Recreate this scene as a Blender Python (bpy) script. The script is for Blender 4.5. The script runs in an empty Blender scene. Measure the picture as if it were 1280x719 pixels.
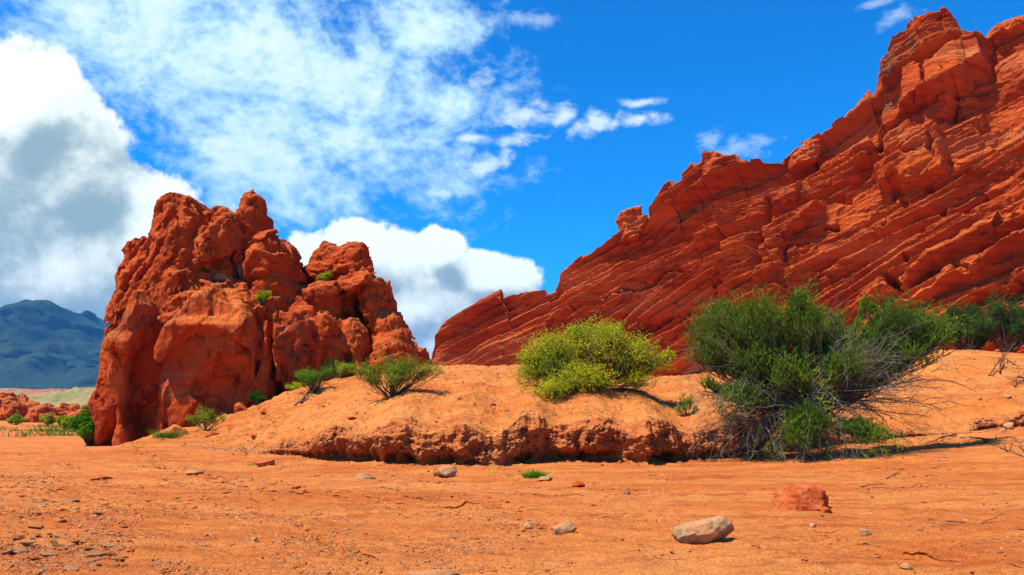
import bpy, math, random
import numpy as np
from mathutils import Vector
random.seed(7); RNG = np.random.default_rng(11)
sc = bpy.context.scene
COL = sc.collection
PI = math.pi; R = math.radians

# ------------------------------------------------------------------ camera, sky, sun, exposure
FPX = 995.0; TH = R(8.71); CAMH = 1.6
cam = bpy.data.objects.new("camera", bpy.data.cameras.new("camera")); COL.objects.link(cam)
cam.data.sensor_width = 36; cam.data.lens = 36 * FPX / 1280
cam.data.clip_start = 0.05; cam.data.clip_end = 20000
cam.location = (0, 0, CAMH); cam.rotation_euler = (PI / 2 + TH, 0, 0)
sc.camera = cam
sc.view_settings.view_transform = 'Standard'; sc.view_settings.look = 'None'
sc.view_settings.gamma = 1; sc.view_settings.use_curve_mapping = False
sc.view_settings.exposure = 0.70
sc.cycles.volume_bounces = 0
sc.cycles.max_bounces = 6; sc.cycles.diffuse_bounces = 3; sc.cycles.transparent_max_bounces = 8

SUN_ELEV = R(61); SUN_DIR = Vector((-0.84, -0.36, 0)).normalized() * math.cos(SUN_ELEV); SUN_DIR.z = math.sin(SUN_ELEV)
sun = bpy.data.objects.new("sun", bpy.data.lights.new("sun", 'SUN')); COL.objects.link(sun)
sun.data.energy = 5.0; sun.data.angle = R(0.53); sun.data.color = (1.0, 0.93, 0.82)
sun.rotation_euler = SUN_DIR.to_track_quat('Z', 'Y').to_euler()
sun.location = (0, 0, 60)


class NT:
    """small helper to write node trees as expressions"""
    def __init__(s, tree): s.t = tree; s.n = tree.nodes; s.l = tree.links
    def node(s, typ, **kw):
        n = s.n.new(typ)
        for k, v in kw.items(): setattr(n, k, v)
        return n
    def put(s, sock, v):
        if isinstance(v, bpy.types.NodeSocket): s.l.new(v, sock)
        elif v is not None: sock.default_value = v
    def m(s, op, a, b=None, c=None, clamp=False):
        n = s.n.new('ShaderNodeMath'); n.operation = op; n.use_clamp = clamp
        s.put(n.inputs[0], a)
        if b is not None: s.put(n.inputs[1], b)
        if c is not None: s.put(n.inputs[2], c)
        return n.outputs[0]
    def add(s, a, b): return s.m('ADD', a, b)
    def sub(s, a, b): return s.m('SUBTRACT', a, b)
    def mul(s, a, b): return s.m('MULTIPLY', a, b)
    def mx(s, a, b): return s.m('MAXIMUM', a, b)
    def ramp(s, v, lo, hi, a=0.0, b=1.0, smooth=True):
        n = s.n.new('ShaderNodeMapRange'); n.interpolation_type = 'SMOOTHSTEP' if smooth else 'LINEAR'
        s.put(n.inputs[0], v); n.inputs[1].default_value = lo; n.inputs[2].default_value = hi
        n.inputs[3].default_value = a; n.inputs[4].default_value = b
        return n.outputs[0]
    def mix(s, f, a, b, mode='MIX'):
        n = s.n.new('ShaderNodeMix'); n.data_type = 'RGBA'; n.blend_type = mode
        s.put(n.inputs[0], f)
        for i, v in ((6, a), (7, b)):
            if isinstance(v, tuple) and len(v) == 3: v = (*v, 1)
            s.put(n.inputs[i], v)
        return n.outputs[2]
    def noise(s, vec, scale, detail=4, rough=0.55, dist=0.0, color=False):
        n = s.n.new('ShaderNodeTexNoise'); s.put(n.inputs['Vector'], vec)
        n.inputs['Scale'].default_value = scale; n.inputs['Detail'].default_value = detail
        n.inputs['Roughness'].default_value = rough; n.inputs['Distortion'].default_value = dist
        return n.outputs['Color'] if color else n.outputs[0]
    def voro(s, vec, scale, feature='F1', out=0):
        n = s.n.new('ShaderNodeTexVoronoi'); n.feature = feature; s.put(n.inputs['Vector'], vec)
        n.inputs['Scale'].default_value = scale
        return n.outputs[out]
    def mapv(s, vec, scale=(1, 1, 1), loc=(0, 0, 0), rot=(0, 0, 0)):
        n = s.n.new('ShaderNodeMapping'); s.put(n.inputs[0], vec)
        n.inputs[1].default_value = loc; n.inputs[2].default_value = rot; n.inputs[3].default_value = scale
        return n.outputs[0]
    def comb(s, x, y, z):
        n = s.n.new('ShaderNodeCombineXYZ')
        for i, v in enumerate((x, y, z)): s.put(n.inputs[i], v)
        return n.outputs[0]


def build_world():
    w = bpy.data.worlds.new("World"); sc.world = w; w.use_nodes = True
    w.node_tree.nodes.clear(); n = NT(w.node_tree)
    sky = n.node('ShaderNodeTexSky', sky_type='NISHITA', sun_disc=False)
    sky.sun_elevation = SUN_ELEV; sky.sun_rotation = math.atan2(SUN_DIR.x, SUN_DIR.y)
    sky.altitude = 1700; sky.air_density = 1.0; sky.dust_density = 0.2; sky.ozone_density = 2.5
    tc = n.node('ShaderNodeTexCoord')
    sep = n.node('ShaderNodeSeparateXYZ'); n.put(sep.inputs[0], tc.outputs['Generated'])
    x, y, z = sep.outputs
    hs = n.node('ShaderNodeHueSaturation'); n.put(hs.inputs['Color'], sky.outputs[0])
    hs.inputs['Saturation'].default_value = 1.32; hs.inputs['Value'].default_value = 1.0; hs.inputs['Hue'].default_value = 0.490
    skycol = n.mix(1.0, hs.outputs[0], (0.10, 1.22, 1.88), 'MULTIPLY')
    # direction angles in degrees
    az = n.mul(n.m('ARCTAN2', x, y), 57.2958)
    el = n.mul(n.m('ARCSINE', z), 57.2958)
    p = n.comb(az, el, 0.0)
    def A(px, py):          # degrees of a direction
        dx, dy = px - 640, 359.5 - py
        vy = FPX * math.cos(TH) - dy * math.sin(TH); vz = FPX * math.sin(TH) + dy * math.cos(TH)
        return math.degrees(math.atan2(dx, vy)), math.degrees(math.atan2(vz, math.hypot(dx, vy)))
    def ell(px, py, rx, ry, rot=0.0, az_=None, el_=None):       # 1 in the middle, 0 at the rim, negative outside
        a0, e0 = A(px, py); rx /= 17.4; ry /= 17.4
        dx = n.sub(az_ or az, a0); dy = n.sub(el_ or el, e0)
        c, s_ = math.cos(R(rot)), math.sin(R(rot))
        u = n.add(n.mul(dx, c / rx), n.mul(dy, s_ / rx)); v = n.add(n.mul(dx, -s_ / ry), n.mul(dy, c / ry))
        return n.sub(1.0, n.m('SQRT', n.add(n.mul(u, u), n.mul(v, v))))
    def union(L):
        r = L[0]
        for q in L[1:]: r = n.m('SMOOTH_MAX', r, q, 0.12)
        return r
    # heaped clouds
    def cumulus(az_, el_):
        L = [ell(-70, 260, 250, 170, -25, az_, el_), ell(30, 140, 75, 85, -30, az_, el_), ell(110, 220, 95, 75, -25, az_, el_), ell(60, 330, 160, 100, 0, az_, el_), ell(180, 300, 80, 100, 0, az_, el_), ell(240, 330, 90, 60, 0, az_, el_),
             ell(465, 330, 95, 66, 0, az_, el_), ell(445, 300, 60, 38, 0, az_, el_), ell(400, 330, 60, 50, 0, az_, el_), ell(545, 310, 40, 34, 0, az_, el_), ell(515, 385, 100, 70, 0, az_, el_), ell(615, 345, 74, 34, -3, az_, el_), ell(545, 430, 70, 50, 0, az_, el_),
             ell(-700, 300, 420, 120, 0, az_, el_), ell(1900, 330, 300, 120, 0, az_, el_)]
        q = n.comb(az_, el_, 3.0)
        nz = n.noise(q, 0.13, 10, 0.68, 0.15)
        bl = n.voro(n.mix(0.35, q, n.noise(q, 0.5, 3, 0.6, 0, True), 'LINEAR_LIGHT'), 0.32, 'SMOOTH_F1')
        d = n.add(union(L), n.mul(n.sub(nz, 0.5), 1.25))
        bl2 = n.voro(n.mix(0.3, q, n.noise(q, 1.2, 3, 0.6, 0, True), 'LINEAR_LIGHT'), 0.9, 'SMOOTH_F1')
        d = n.sub(d, n.mul(n.sub(bl2, 0.45), 0.16))
        return n.sub(d, n.mul(n.sub(bl, 0.45), 0.38))
    d0 = cumulus(az, el)
    d1 = cumulus(n.sub(az, 1.1), n.add(el, 1.9))
    a_c = n.ramp(d0, 0.10, 0.26)
    fine = n.noise(p, 0.55, 7, 0.6, 0.4)
    relief = n.sub(d0, d1)                                   # positive = sunward rim
    thick = n.ramp(d0, 0.35, 1.35)
    # dense grey bases
    core = union([ell(20, 240, 185, 95, 12), ell(110, 300, 110, 46, 0)])
    core = n.ramp(n.add(core, n.mul(n.sub(n.noise(p, 0.14, 8, 0.66, 0.3), 0.5), 1.15)), -0.15, 0.85)
    lum = n.add(n.add(0.86, n.mul(relief, 1.0)), n.mul(n.sub(fine, 0.5), 0.5))
    core2 = n.ramp(n.add(union([ell(545, 358, 70, 34, -20), ell(440, 350, 50, 26, 0)]), n.mul(n.sub(n.noise(p, 0.42, 8, 0.66, 0.3), 0.5), 3.2)), 0.0, 1.4)
    lum = n.sub(lum, n.mul(core2, 0.16)); lum = n.sub(lum, n.mul(core, 0.32)); lum = n.sub(lum, n.mul(thick, 0.06))
    lum = n.m('MINIMUM', n.m('SMOOTH_MAX', lum, 0.52, 0.3), 1.12)
    ccol = n.mix(n.ramp(lum, 0.25, 0.9), (0.42, 0.76, 0.90), (0.96, 1.08, 1.02))
    lumv = n.comb(lum, lum, lum)
    ccol = n.mix(1.0, ccol, lumv, 'MULTIPLY')
    # thin broken sheet
    pw = n.mapv(p, (0.72, 1.0, 1), rot=(0, 0, R(14)))
    sheet = union([ell(250, 60, 210, 130, -5), ell(400, 110, 210, 130, -12), ell(350, 220, 130, 70, -10), ell(520, 40, 90, 45, 0), ell(560, 130, 90, 40, 0), ell(200, 0, 200, 70, 0),
                   ell(-600, 60, 400, 200, 0), ell(2500, 0, 400, 200, 0), ell(420, 170, 150, 60, -15), ell(330, 60, 260, 110, -8)])
    sn = n.noise(pw, 0.24, 9, 0.62, 0.25); sn2 = n.noise(pw, 1.0, 5, 0.6, 0.15)
    sh = n.add(n.add(n.mul(sheet, 0.85), n.mul(n.sub(sn, 0.5), 3.0)), n.mul(n.sub(sn2, 0.5), 1.2))
    a_s = n.mul(n.ramp(sh, -0.30, 0.80), 0.95)
    # row of little puffs
    puffs = union([ell(652, 143, 50, 20, 8), ell(706, 143, 24, 20, 10), ell(742, 154, 44, 18, 15), ell(803, 148, 38, 12, 0), ell(652, 172, 46, 11, 6), ell(604, 205, 46, 22, 10), ell(598, 102, 30, 14, 10),
                   ell(800, 128, 34, 8, 0), ell(545, 242, 26, 6, 0), ell(590, 172, 40, 8, 0)])
    pn_ = n.noise(pw, 0.75, 8, 0.62, 0.3)
    pf = n.add(n.mul(puffs, 0.8), n.mul(n.sub(pn_, 0.5), 2.3))
    a_p = n.mul(n.ramp(pf, -0.02, 0.85), 0.85)
    faint = union([ell(930, 184, 46, 18, 5), ell(884, 176, 22, 16, 0), ell(1122, 18, 30, 12, 10), ell(1100, 3, 30, 6, 0), ell(655, 24, 50, 12, 0), ell(550, 22, 60, 16, 0)])
    a_p = n.mx(a_p, n.mul(n.ramp(n.add(n.mul(faint, 0.8), n.mul(n.sub(pn_, 0.5), 2.6)), 0.0, 0.9), 0.40))
    c1 = n.mix(a_p, skycol, (0.86 * 8, 1.05 * 8, 1.1 * 8))
    c1 = n.mix(a_s, c1, n.mix(n.ramp(sh, 0.4, 1.3), (0.66 * 8, 0.98 * 8, 1.10 * 8), (0.98 * 8, 1.10 * 8, 1.08 * 8)))
    sc8 = n.mix(1.0, ccol, (8.6, 8.6, 8.6), 'MULTIPLY')
    c2 = n.mix(a_c, c1, sc8)
    bg = n.node('ShaderNodeBackground'); n.put(bg.inputs[0], c2); bg.inputs[1].default_value = 0.082
    out = n.node('ShaderNodeOutputWorld'); n.l.new(bg.outputs[0], out.inputs[0])
    w.cycles.sampling_method = 'MANUAL'; w.cycles.sample_map_resolution = 512
build_world()

# ------------------------------------------------------------------ helpers
def P(px, py, Y):
    """world point seen at a pixel of the photograph at forward distance Y (a design-time measuring aid)"""
    dx, dy = px - 640.0, 359.5 - py
    vy = FPX * math.cos(TH) - dy * math.sin(TH); vz = FPX * math.sin(TH) + dy * math.cos(TH)
    k = Y / vy
    return Vector((dx * k, Y, CAMH + vz * k))
def G(px, py, z=0.0):
    dx, dy = px - 640.0, 359.5 - py
    vy = FPX * math.cos(TH) - dy * math.sin(TH); vz = FPX * math.sin(TH) + dy * math.cos(TH)
    k = (z - CAMH) / vz
    return Vector((dx * k, vy * k, z))

def tag(o, label=None, cat=None, group=None, kind=None):
    if label: o['label'] = label
    if cat: o['category'] = cat
    if group: o['group'] = group
    if kind: o['kind'] = kind
    return o

def mk(name, V, F, mat=None, parent=None, smooth=True, attrs=None):
    """mesh object from vertex and face arrays (F: (n,3) or (n,4) array, or a list of such arrays)"""
    V = np.asarray(V, np.float32)
    Fs = F if isinstance(F, list) else [F]
    Fs = [np.asarray(f, np.int32) for f in Fs if len(f)]
    me = bpy.data.meshes.new(name)
    nl = sum(f.size for f in Fs); nf = sum(len(f) for f in Fs)
    me.vertices.add(len(V)); me.vertices.foreach_set('co', V.ravel())
    me.loops.add(nl); me.loops.foreach_set('vertex_index', np.concatenate([f.ravel() for f in Fs]))
    me.polygons.add(nf)
    tot = np.concatenate([np.full(len(f), f.shape[1], np.int32) for f in Fs])
    me.polygons.foreach_set('loop_start', np.concatenate([[0], np.cumsum(tot)[:-1]]).astype(np.int32))
    me.polygons.foreach_set('loop_total', tot)
    me.polygons.foreach_set('use_smooth', np.full(nf, smooth, bool))
    if attrs:
        for k, a in attrs.items():
            at = me.attributes.new(k, 'FLOAT', 'POINT'); at.data.foreach_set('value', np.asarray(a, np.float32))
    me.update(); me.validate()
    if mat: me.materials.append(mat)
    o = bpy.data.objects.new(name, me); COL.objects.link(o)
    if parent: o.parent = parent
    return o

def empty(name, loc):
    o = bpy.data.objects.new(name, None); COL.objects.link(o); o.location = loc; o.empty_display_size = 0.2
    return o

def sstep(x, a, b):
    t = np.clip((x - a) / (b - a), 0, 1); return t * t * (3 - 2 * t)

# numpy gradient noise
_G = np.array([(1,1,0),(-1,1,0),(1,-1,0),(-1,-1,0),(1,0,1),(-1,0,1),(1,0,-1),(-1,0,-1),(0,1,1),(0,-1,1),(0,1,-1),(0,-1,-1)], np.float32)
def _hash(x, y, z, seed):
    h = (x * np.uint32(374761393) + y * np.uint32(668265263) + z * np.uint32(2147483647) + np.uint32(seed * 974711 + 12345))
    h = (h ^ (h >> np.uint32(13))) * np.uint32(1274126177)
    return h ^ (h >> np.uint32(16))
from concurrent.futures import ThreadPoolExecutor
_POOL = ThreadPoolExecutor(4)
def threaded(fn):
    def run(p, seed=0):
        if len(p) < 60000: return fn(p, seed)
        ch = np.array_split(np.asarray(p, np.float32), max(4, len(p) // 120000))
        r = list(_POOL.map(lambda c: fn(c, seed), ch))
        return tuple(np.concatenate(c) for c in zip(*r)) if isinstance(r[0], tuple) else np.concatenate(r)
    return run
@threaded
def pn(p, seed=0):
    p = np.asarray(p, np.float32)
    i = np.floor(p); f = p - i; u = f * f * f * (f * (f * 6 - 15) + 10)
    iu = i.astype(np.int64).astype(np.uint32)
    r = np.zeros(len(p), np.float32)
    for dx in (0, 1):
        wx = u[:, 0] if dx else 1 - u[:, 0]
        for dy in (0, 1):
            wy = u[:, 1] if dy else 1 - u[:, 1]
            for dz in (0, 1):
                wz = u[:, 2] if dz else 1 - u[:, 2]
                g = _G[_hash(iu[:, 0] + np.uint32(dx), iu[:, 1] + np.uint32(dy), iu[:, 2] + np.uint32(dz), seed) % 12]
                r += wx * wy * wz * ((f[:, 0] - dx) * g[:, 0] + (f[:, 1] - dy) * g[:, 1] + (f[:, 2] - dz) * g[:, 2])
    return r
def fbm(p, sc_=1.0, oct=4, rough=0.5, seed=0, mode=0):
    """mode 0 plain, 1 billow (rounded lumps parted by creases), 2 ridged"""
    p = np.asarray(p, np.float32) * np.float32(sc_); a = 1.0; tot = 0; r = np.zeros(len(p), np.float32)
    for o in range(oct):
        v = pn(p, seed + o * 17)
        if mode == 1: v = np.abs(v) * 2 - 0.45
        elif mode == 2: v = 0.45 - np.abs(v) * 2
        r += a * v; tot += a; a *= rough; p = p * 2.03 + 5.3
    return r / tot
@threaded
def worley(p, seed=0):
    p = np.asarray(p, np.float32); i = np.floor(p); f = p - i; iu = i.astype(np.int64).astype(np.uint32)
    f1 = np.full(len(p), 9, np.float32); f2 = f1.copy(); idd = np.zeros(len(p), np.float32)
    for dx in (-1, 0, 1):
        for dy in (-1, 0, 1):
            for dz in (-1, 0, 1):
                h = _hash(iu[:, 0] + np.uint32(dx & 0xffffffff), iu[:, 1] + np.uint32(dy & 0xffffffff), iu[:, 2] + np.uint32(dz & 0xffffffff), seed)
                jx = (h & 1023) / 1023.0; jy = ((h >> np.uint32(10)) & 1023) / 1023.0; jz = ((h >> np.uint32(20)) & 1023) / 1023.0
                d = np.sqrt((dx + jx - f[:, 0]) ** 2 + (dy + jy - f[:, 1]) ** 2 + (dz + jz - f[:, 2]) ** 2).astype(np.float32)
                nr = d < f1
                f2 = np.where(nr, f1, np.minimum(f2, d)); idd = np.where(nr, (jx + jy * 7 + jz * 13) % 1.0, idd); f1 = np.where(nr, d, f1)
    return f1, f2, idd

@threaded
def facets(p, seed=0):
    """flat planes tilted at random in each cell, broken at the cell edges"""
    p = np.asarray(p, np.float32); i = np.floor(p); f = p - i; iu = i.astype(np.int64).astype(np.uint32)
    best = np.full(len(p), 9, np.float32); out = np.zeros(len(p), np.float32)
    for dx in (-1, 0, 1):
        for dy in (-1, 0, 1):
            for dz in (-1, 0, 1):
                h = _hash(iu[:, 0] + np.uint32(dx & 0xffffffff), iu[:, 1] + np.uint32(dy & 0xffffffff), iu[:, 2] + np.uint32(dz & 0xffffffff), seed)
                ox = dx + (h & 1023) / 1023.0 - f[:, 0]; oy = dy + ((h >> np.uint32(10)) & 1023) / 1023.0 - f[:, 1]; oz = dz + ((h >> np.uint32(20)) & 1023) / 1023.0 - f[:, 2]
                d = np.abs(ox) ** 2 + oy ** 2 + oz ** 2; nr = d < best
                g = _G[(h >> np.uint32(3)) % 12]; v = ox * g[:, 0] + oy * g[:, 1] + oz * g[:, 2] + (((h >> np.uint32(7)) & 255) / 255.0 - 0.5) * 0.7
                out = np.where(nr, v, out); best = np.where(nr, d, best)
    return out.astype(np.float32)
def poly_sd(poly, X, Z):
    """signed distance to a closed polygon, positive inside"""
    d = np.full(X.shape, 1e9, np.float32); ins = np.zeros(X.shape, bool)
    n = len(poly)
    for a in range(n):
        x0, z0 = poly[a]; x1, z1 = poly[(a + 1) % n]
        ex, ez = x1 - x0, z1 - z0
        t = np.clip(((X - x0) * ex + (Z - z0) * ez) / (ex * ex + ez * ez + 1e-9), 0, 1)
        d = np.minimum(d, np.hypot(X - x0 - t * ex, Z - z0 - t * ez))
        c = ((z0 > Z) != (z1 > Z)) & (X < (x1 - x0) * (Z - z0) / (z1 - z0 + 1e-12) + x0)
        ins ^= c
    return np.where(ins, d, -d)
def line_d(pts, X, Z):
    d = np.full(np.shape(X), 1e9, np.float32); tt = np.zeros(np.shape(X), np.float32); sg = np.zeros(np.shape(X), np.float32)
    n = len(pts) - 1
    for a in range(n):
        x0, z0 = pts[a][:2]; x1, z1 = pts[a + 1][:2]; ex, ez = x1 - x0, z1 - z0
        t = np.clip(((X - x0) * ex + (Z - z0) * ez) / (ex * ex + ez * ez + 1e-9), 0, 1)
        dd = np.hypot(X - x0 - t * ex, Z - z0 - t * ez); nr = dd < d
        tt = np.where(nr, (a + t) / n, tt); sg = np.where(nr, np.sign(ex * (Z - z0) - ez * (X - x0)), sg); d = np.where(nr, dd, d)
    return d, tt, sg

def surface_nets(f, org, h):
    s = f < 0
    c = np.zeros(tuple(n - 1 for n in f.shape), np.int8)
    O = [(a, b, d) for a in (0, 1) for b in (0, 1) for d in (0, 1)]
    nx, ny, nz = c.shape
    for a, b, d in O: c += s[a:a + nx, b:b + ny, d:d + nz]
    act = (c > 0) & (c < 8); I = np.argwhere(act); idx = np.full(c.shape, -1, np.int32); idx[act] = np.arange(len(I))
    acc = np.zeros((len(I), 3), np.float32); cnt = np.zeros(len(I), np.float32)
    val = {o: f[I[:, 0] + o[0], I[:, 1] + o[1], I[:, 2] + o[2]] for o in O}
    for o in O:
        for ax in range(3):
            if o[ax] == 0:
                q = list(o); q[ax] = 1; q = tuple(q); va, vb = val[o], val[q]
                cr = (va < 0) != (vb < 0); t = np.where(cr, va / np.where(cr, va - vb, 1), 0)
                for k in range(3): acc[:, k] += np.where(cr, o[k] + (t if k == ax else 0), 0)
                cnt += cr
    V = (I + acc / cnt[:, None]) * h + np.asarray(org, np.float32)
    Fs = []
    for ax in range(3):
        b, d = (ax + 1) % 3, (ax + 2) % 3
        sl0 = [slice(None)] * 3; sl1 = [slice(None)] * 3; sl0[ax] = slice(0, -1); sl1[ax] = slice(1, None)
        e = s[tuple(sl0)] != s[tuple(sl1)]; E = np.argwhere(e)
        ok = (E[:, b] > 0) & (E[:, d] > 0) & (E[:, b] < f.shape[b] - 1) & (E[:, d] < f.shape[d] - 1); E = E[ok]
        def ix(ob, od):
            q = E.copy(); q[:, b] += ob; q[:, d] += od; return idx[q[:, 0], q[:, 1], q[:, 2]]
        Q = np.stack([ix(-1, -1), ix(0, -1), ix(0, 0), ix(-1, 0)], 1)
        fl = s[E[:, 0], E[:, 1], E[:, 2]]
        Q[~fl] = Q[~fl][:, ::-1]
        Fs.append(Q)
    return V, np.concatenate(Fs)

def vnormals(V, F):
    n = np.cross(V[F[:, 2]] - V[F[:, 0]], V[F[:, 3]] - V[F[:, 1]]) if F.shape[1] == 4 else np.cross(V[F[:, 1]] - V[F[:, 0]], V[F[:, 2]] - V[F[:, 0]])
    N = np.zeros_like(V)
    for k in range(F.shape[1]): 
        for a in range(3): N[:, a] += np.bincount(F[:, k], n[:, a], len(V))
    return N / (np.linalg.norm(N, axis=1)[:, None] + 1e-9)

# ------------------------------------------------------------------ materials
def new_mat(name):
    m = bpy.data.materials.new(name); m.use_nodes = True; m.node_tree.nodes.clear(); n = NT(m.node_tree)
    b = n.node('ShaderNodeBsdfPrincipled'); o = n.node('ShaderNodeOutputMaterial'); n.l.new(b.outputs[0], o.inputs[0])
    b.inputs['Specular IOR Level'].default_value = 0.12; b.inputs['Roughness'].default_value = 0.9
    return m, n, b, o
def bumps(n, layers):
    """layers: (height socket, distance)"""
    prev = None
    for h, d in layers:
        b = n.node('ShaderNodeBump'); b.inputs['Strength'].default_value = 1.0; b.inputs['Distance'].default_value = d
        n.put(b.inputs['Height'], h)
        if prev: n.l.new(prev, b.inputs['Normal'])
        prev = b.outputs[0]
    return prev
def pos(n): return n.node('ShaderNodeNewGeometry').outputs['Position']

def rock_material(name, base, light, dark, stain=None, bscale=1.0, bed=None, bd=1.0, crk_on=1.0):
    m, n, b, o = new_mat(name); p = pos(n)
    big = n.noise(p, 0.22 * bscale, 5, 0.6, 0.4); mid = n.noise(p, 1.3 * bscale, 8, 0.65, 0.3); fi = n.noise(p, 9 * bscale, 6, 0.65)
    c = n.mix(n.ramp(big, 0.35, 0.68), base, light)
    c = n.mix(n.mul(n.ramp(mid, 0.52, 0.72), 0.55), c, dark)
    c = n.mix(n.mul(n.ramp(mid, 0.50, 0.30), 0.35), c, light)
    if stain:
        c = n.mix(n.mul(n.ramp(n.noise(p, 0.5 * bscale, 6, 0.7, 0.6), 0.58, 0.70), 0.6), c, stain)
    if bed:
        pb = n.mapv(p, bed[1], rot=bed[0])
        bn = n.noise(pb, 1.0, 6, 0.6, 0.25)
        c = n.mix(n.mul(n.ramp(bn, 0.50, 0.62), 0.45), c, dark)
        c = n.mix(n.mul(n.ramp(bn, 0.48, 0.38), 0.30), c, light)
    ck = n.m('ABSOLUTE', n.sub(n.noise(n.mapv(p, (1.0, 1.0, 0.6), rot=(0.3, 0.4, 0)), 1.1 * bscale, 9, 0.62, 1.2), 0.5))
    crk = n.mul(n.ramp(ck, 0.012, 0.0, 0.0, crk_on), n.ramp(n.noise(p, 0.8 * bscale, 3, 0.6), 0.45, 0.6))
    c = n.mix(n.mul(crk, 0.75), c, tuple(0.45 * v for v in dark))
    if bed:                                                     # thick paler and darker beds
        b2 = n.noise(n.mapv(p, (0.025, 0.12, 0.34), rot=bed[0]), 1.0, 5, 0.55, 0.3)
        c = n.mix(n.mul(n.ramp(b2, 0.52, 0.60), 0.42), c, (0.52, 0.165, 0.055)); c = n.mix(n.mul(n.ramp(b2, 0.46, 0.38), 0.35), c, (0.24, 0.030, 0.006))
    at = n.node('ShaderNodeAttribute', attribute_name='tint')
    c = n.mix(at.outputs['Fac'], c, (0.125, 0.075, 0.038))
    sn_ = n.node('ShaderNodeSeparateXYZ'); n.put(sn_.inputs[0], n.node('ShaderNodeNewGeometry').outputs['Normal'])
    c = n.mix(n.mul(n.ramp(n.add(sn_.outputs[2], n.mul(n.sub(mid, 0.5), 0.9)), 0.45, 0.85), 0.42), c, (0.52, 0.17, 0.042))  # upward faces tinted tan-orange: settled dust plus sunlit ledge tops painted into the colour
    c = n.mix(1.0, c, n.mix(fi, (0.66, 0.66, 0.66), (1.34, 1.34, 1.34)), 'MULTIPLY')
    n.put(b.inputs['Base Color'], c)
    L = [(n.noise(p, 1.1 * bscale, 6, 0.6, 0.5), 0.22 * bd / bscale), (n.noise(p, 5.5 * bscale, 8, 0.7, 0.2), 0.11 * bd / bscale)]
    if bed: L.append((n.noise(pb, 1.8, 5, 0.62, 0.3), 0.30 * max(bd, 0.6) / bscale))
    pits = n.voro(n.mix(0.25, p, n.noise(p, 3, 3, 0.5, 0, True), 'LINEAR_LIGHT'), 2.2 * bscale, 'F1')
    L.append((n.ramp(pits, 0.0, 0.55), 0.03 * bd / bscale))
    L.append((n.sub(1.0, crk), 0.08 * bd))
    n.put(b.inputs['Normal'], bumps(n, L))
    return m

M = {}
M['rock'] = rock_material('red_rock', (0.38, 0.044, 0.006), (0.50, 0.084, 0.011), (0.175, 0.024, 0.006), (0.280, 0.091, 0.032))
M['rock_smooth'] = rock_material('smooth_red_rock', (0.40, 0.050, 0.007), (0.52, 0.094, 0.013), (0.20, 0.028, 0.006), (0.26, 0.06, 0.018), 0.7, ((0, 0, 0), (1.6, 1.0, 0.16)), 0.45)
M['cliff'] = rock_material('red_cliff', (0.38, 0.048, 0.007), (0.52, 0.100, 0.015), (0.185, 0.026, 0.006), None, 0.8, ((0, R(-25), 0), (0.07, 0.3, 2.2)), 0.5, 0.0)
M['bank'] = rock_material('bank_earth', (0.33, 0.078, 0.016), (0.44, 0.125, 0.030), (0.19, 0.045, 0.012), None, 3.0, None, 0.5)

def sand_material(name, base, light, dark, streak=True):
    m, n, b, o = new_mat(name); p = pos(n)
    pl = n.mapv(p, (0.35, 1.0, 1.0), rot=(0, 0, R(30)))
    big = n.noise(pl, 0.45, 6, 0.6, 0.6); mid = n.noise(pl, 2.6, 7, 0.65, 0.4); fi = n.noise(p, 38, 5, 0.7)
    c = n.mix(n.ramp(big, 0.34, 0.66), base, light)
    c = n.mix(n.mul(n.ramp(mid, 0.50, 0.70), 0.6), c, dark)
    c = n.mix(n.mul(n.ramp(n.noise(pl, 1.1, 6, 0.7, 0.8), 0.55, 0.68), 0.5), c, light)
    st = n.noise(n.mapv(p, (0.10, 1.5, 1.0), rot=(0, 0, R(33))), 1.0, 7, 0.66, 0.3)
    c = n.mix(n.mul(n.ramp(st, 0.53, 0.64), 0.65), c, dark)
    c = n.mix(n.mul(n.ramp(st, 0.47, 0.38), 0.55), c, light)
    g = n.noise(p, 95, 3, 0.6)
    c = n.mix(n.mul(n.ramp(n.mul(g, n.noise(p, 1.7, 4, 0.6)), 0.30, 0.36), 0.55), c, (0.24, 0.10, 0.045))
    c = n.mix(n.mul(n.ramp(n.m('ABSOLUTE', n.sub(n.noise(pl, 0.9, 8, 0.62, 1.0), 0.5)), 0.014, 0.0), 0.55), c, dark)
    c = n.mix(1.0, c, n.mix(fi, (0.72, 0.70, 0.66), (1.26, 1.28, 1.30)), 'MULTIPLY')
    n.put(b.inputs['Base Color'], c)
    L = [(n.noise(pl, 2.2, 6, 0.62, 0.5), 0.16), (n.noise(pl, 8, 6, 0.7, 0.6), 0.06), (n.noise(p, 17, 7, 0.7, 0.3), 0.040), (n.ramp(n.voro(p, 30, 'F1'), 0.0, 0.5), 0.010)]
    n.put(b.inputs['Normal'], bumps(n, L))
    return m
M['sand'] = sand_material('riverbed_sand', (0.55, 0.140, 0.024), (0.65, 0.222, 0.052), (0.38, 0.070, 0.011))
M['mound'] = sand_material('mound_sand', (0.57, 0.155, 0.026), (0.66, 0.240, 0.056), (0.43, 0.088, 0.014))

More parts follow.
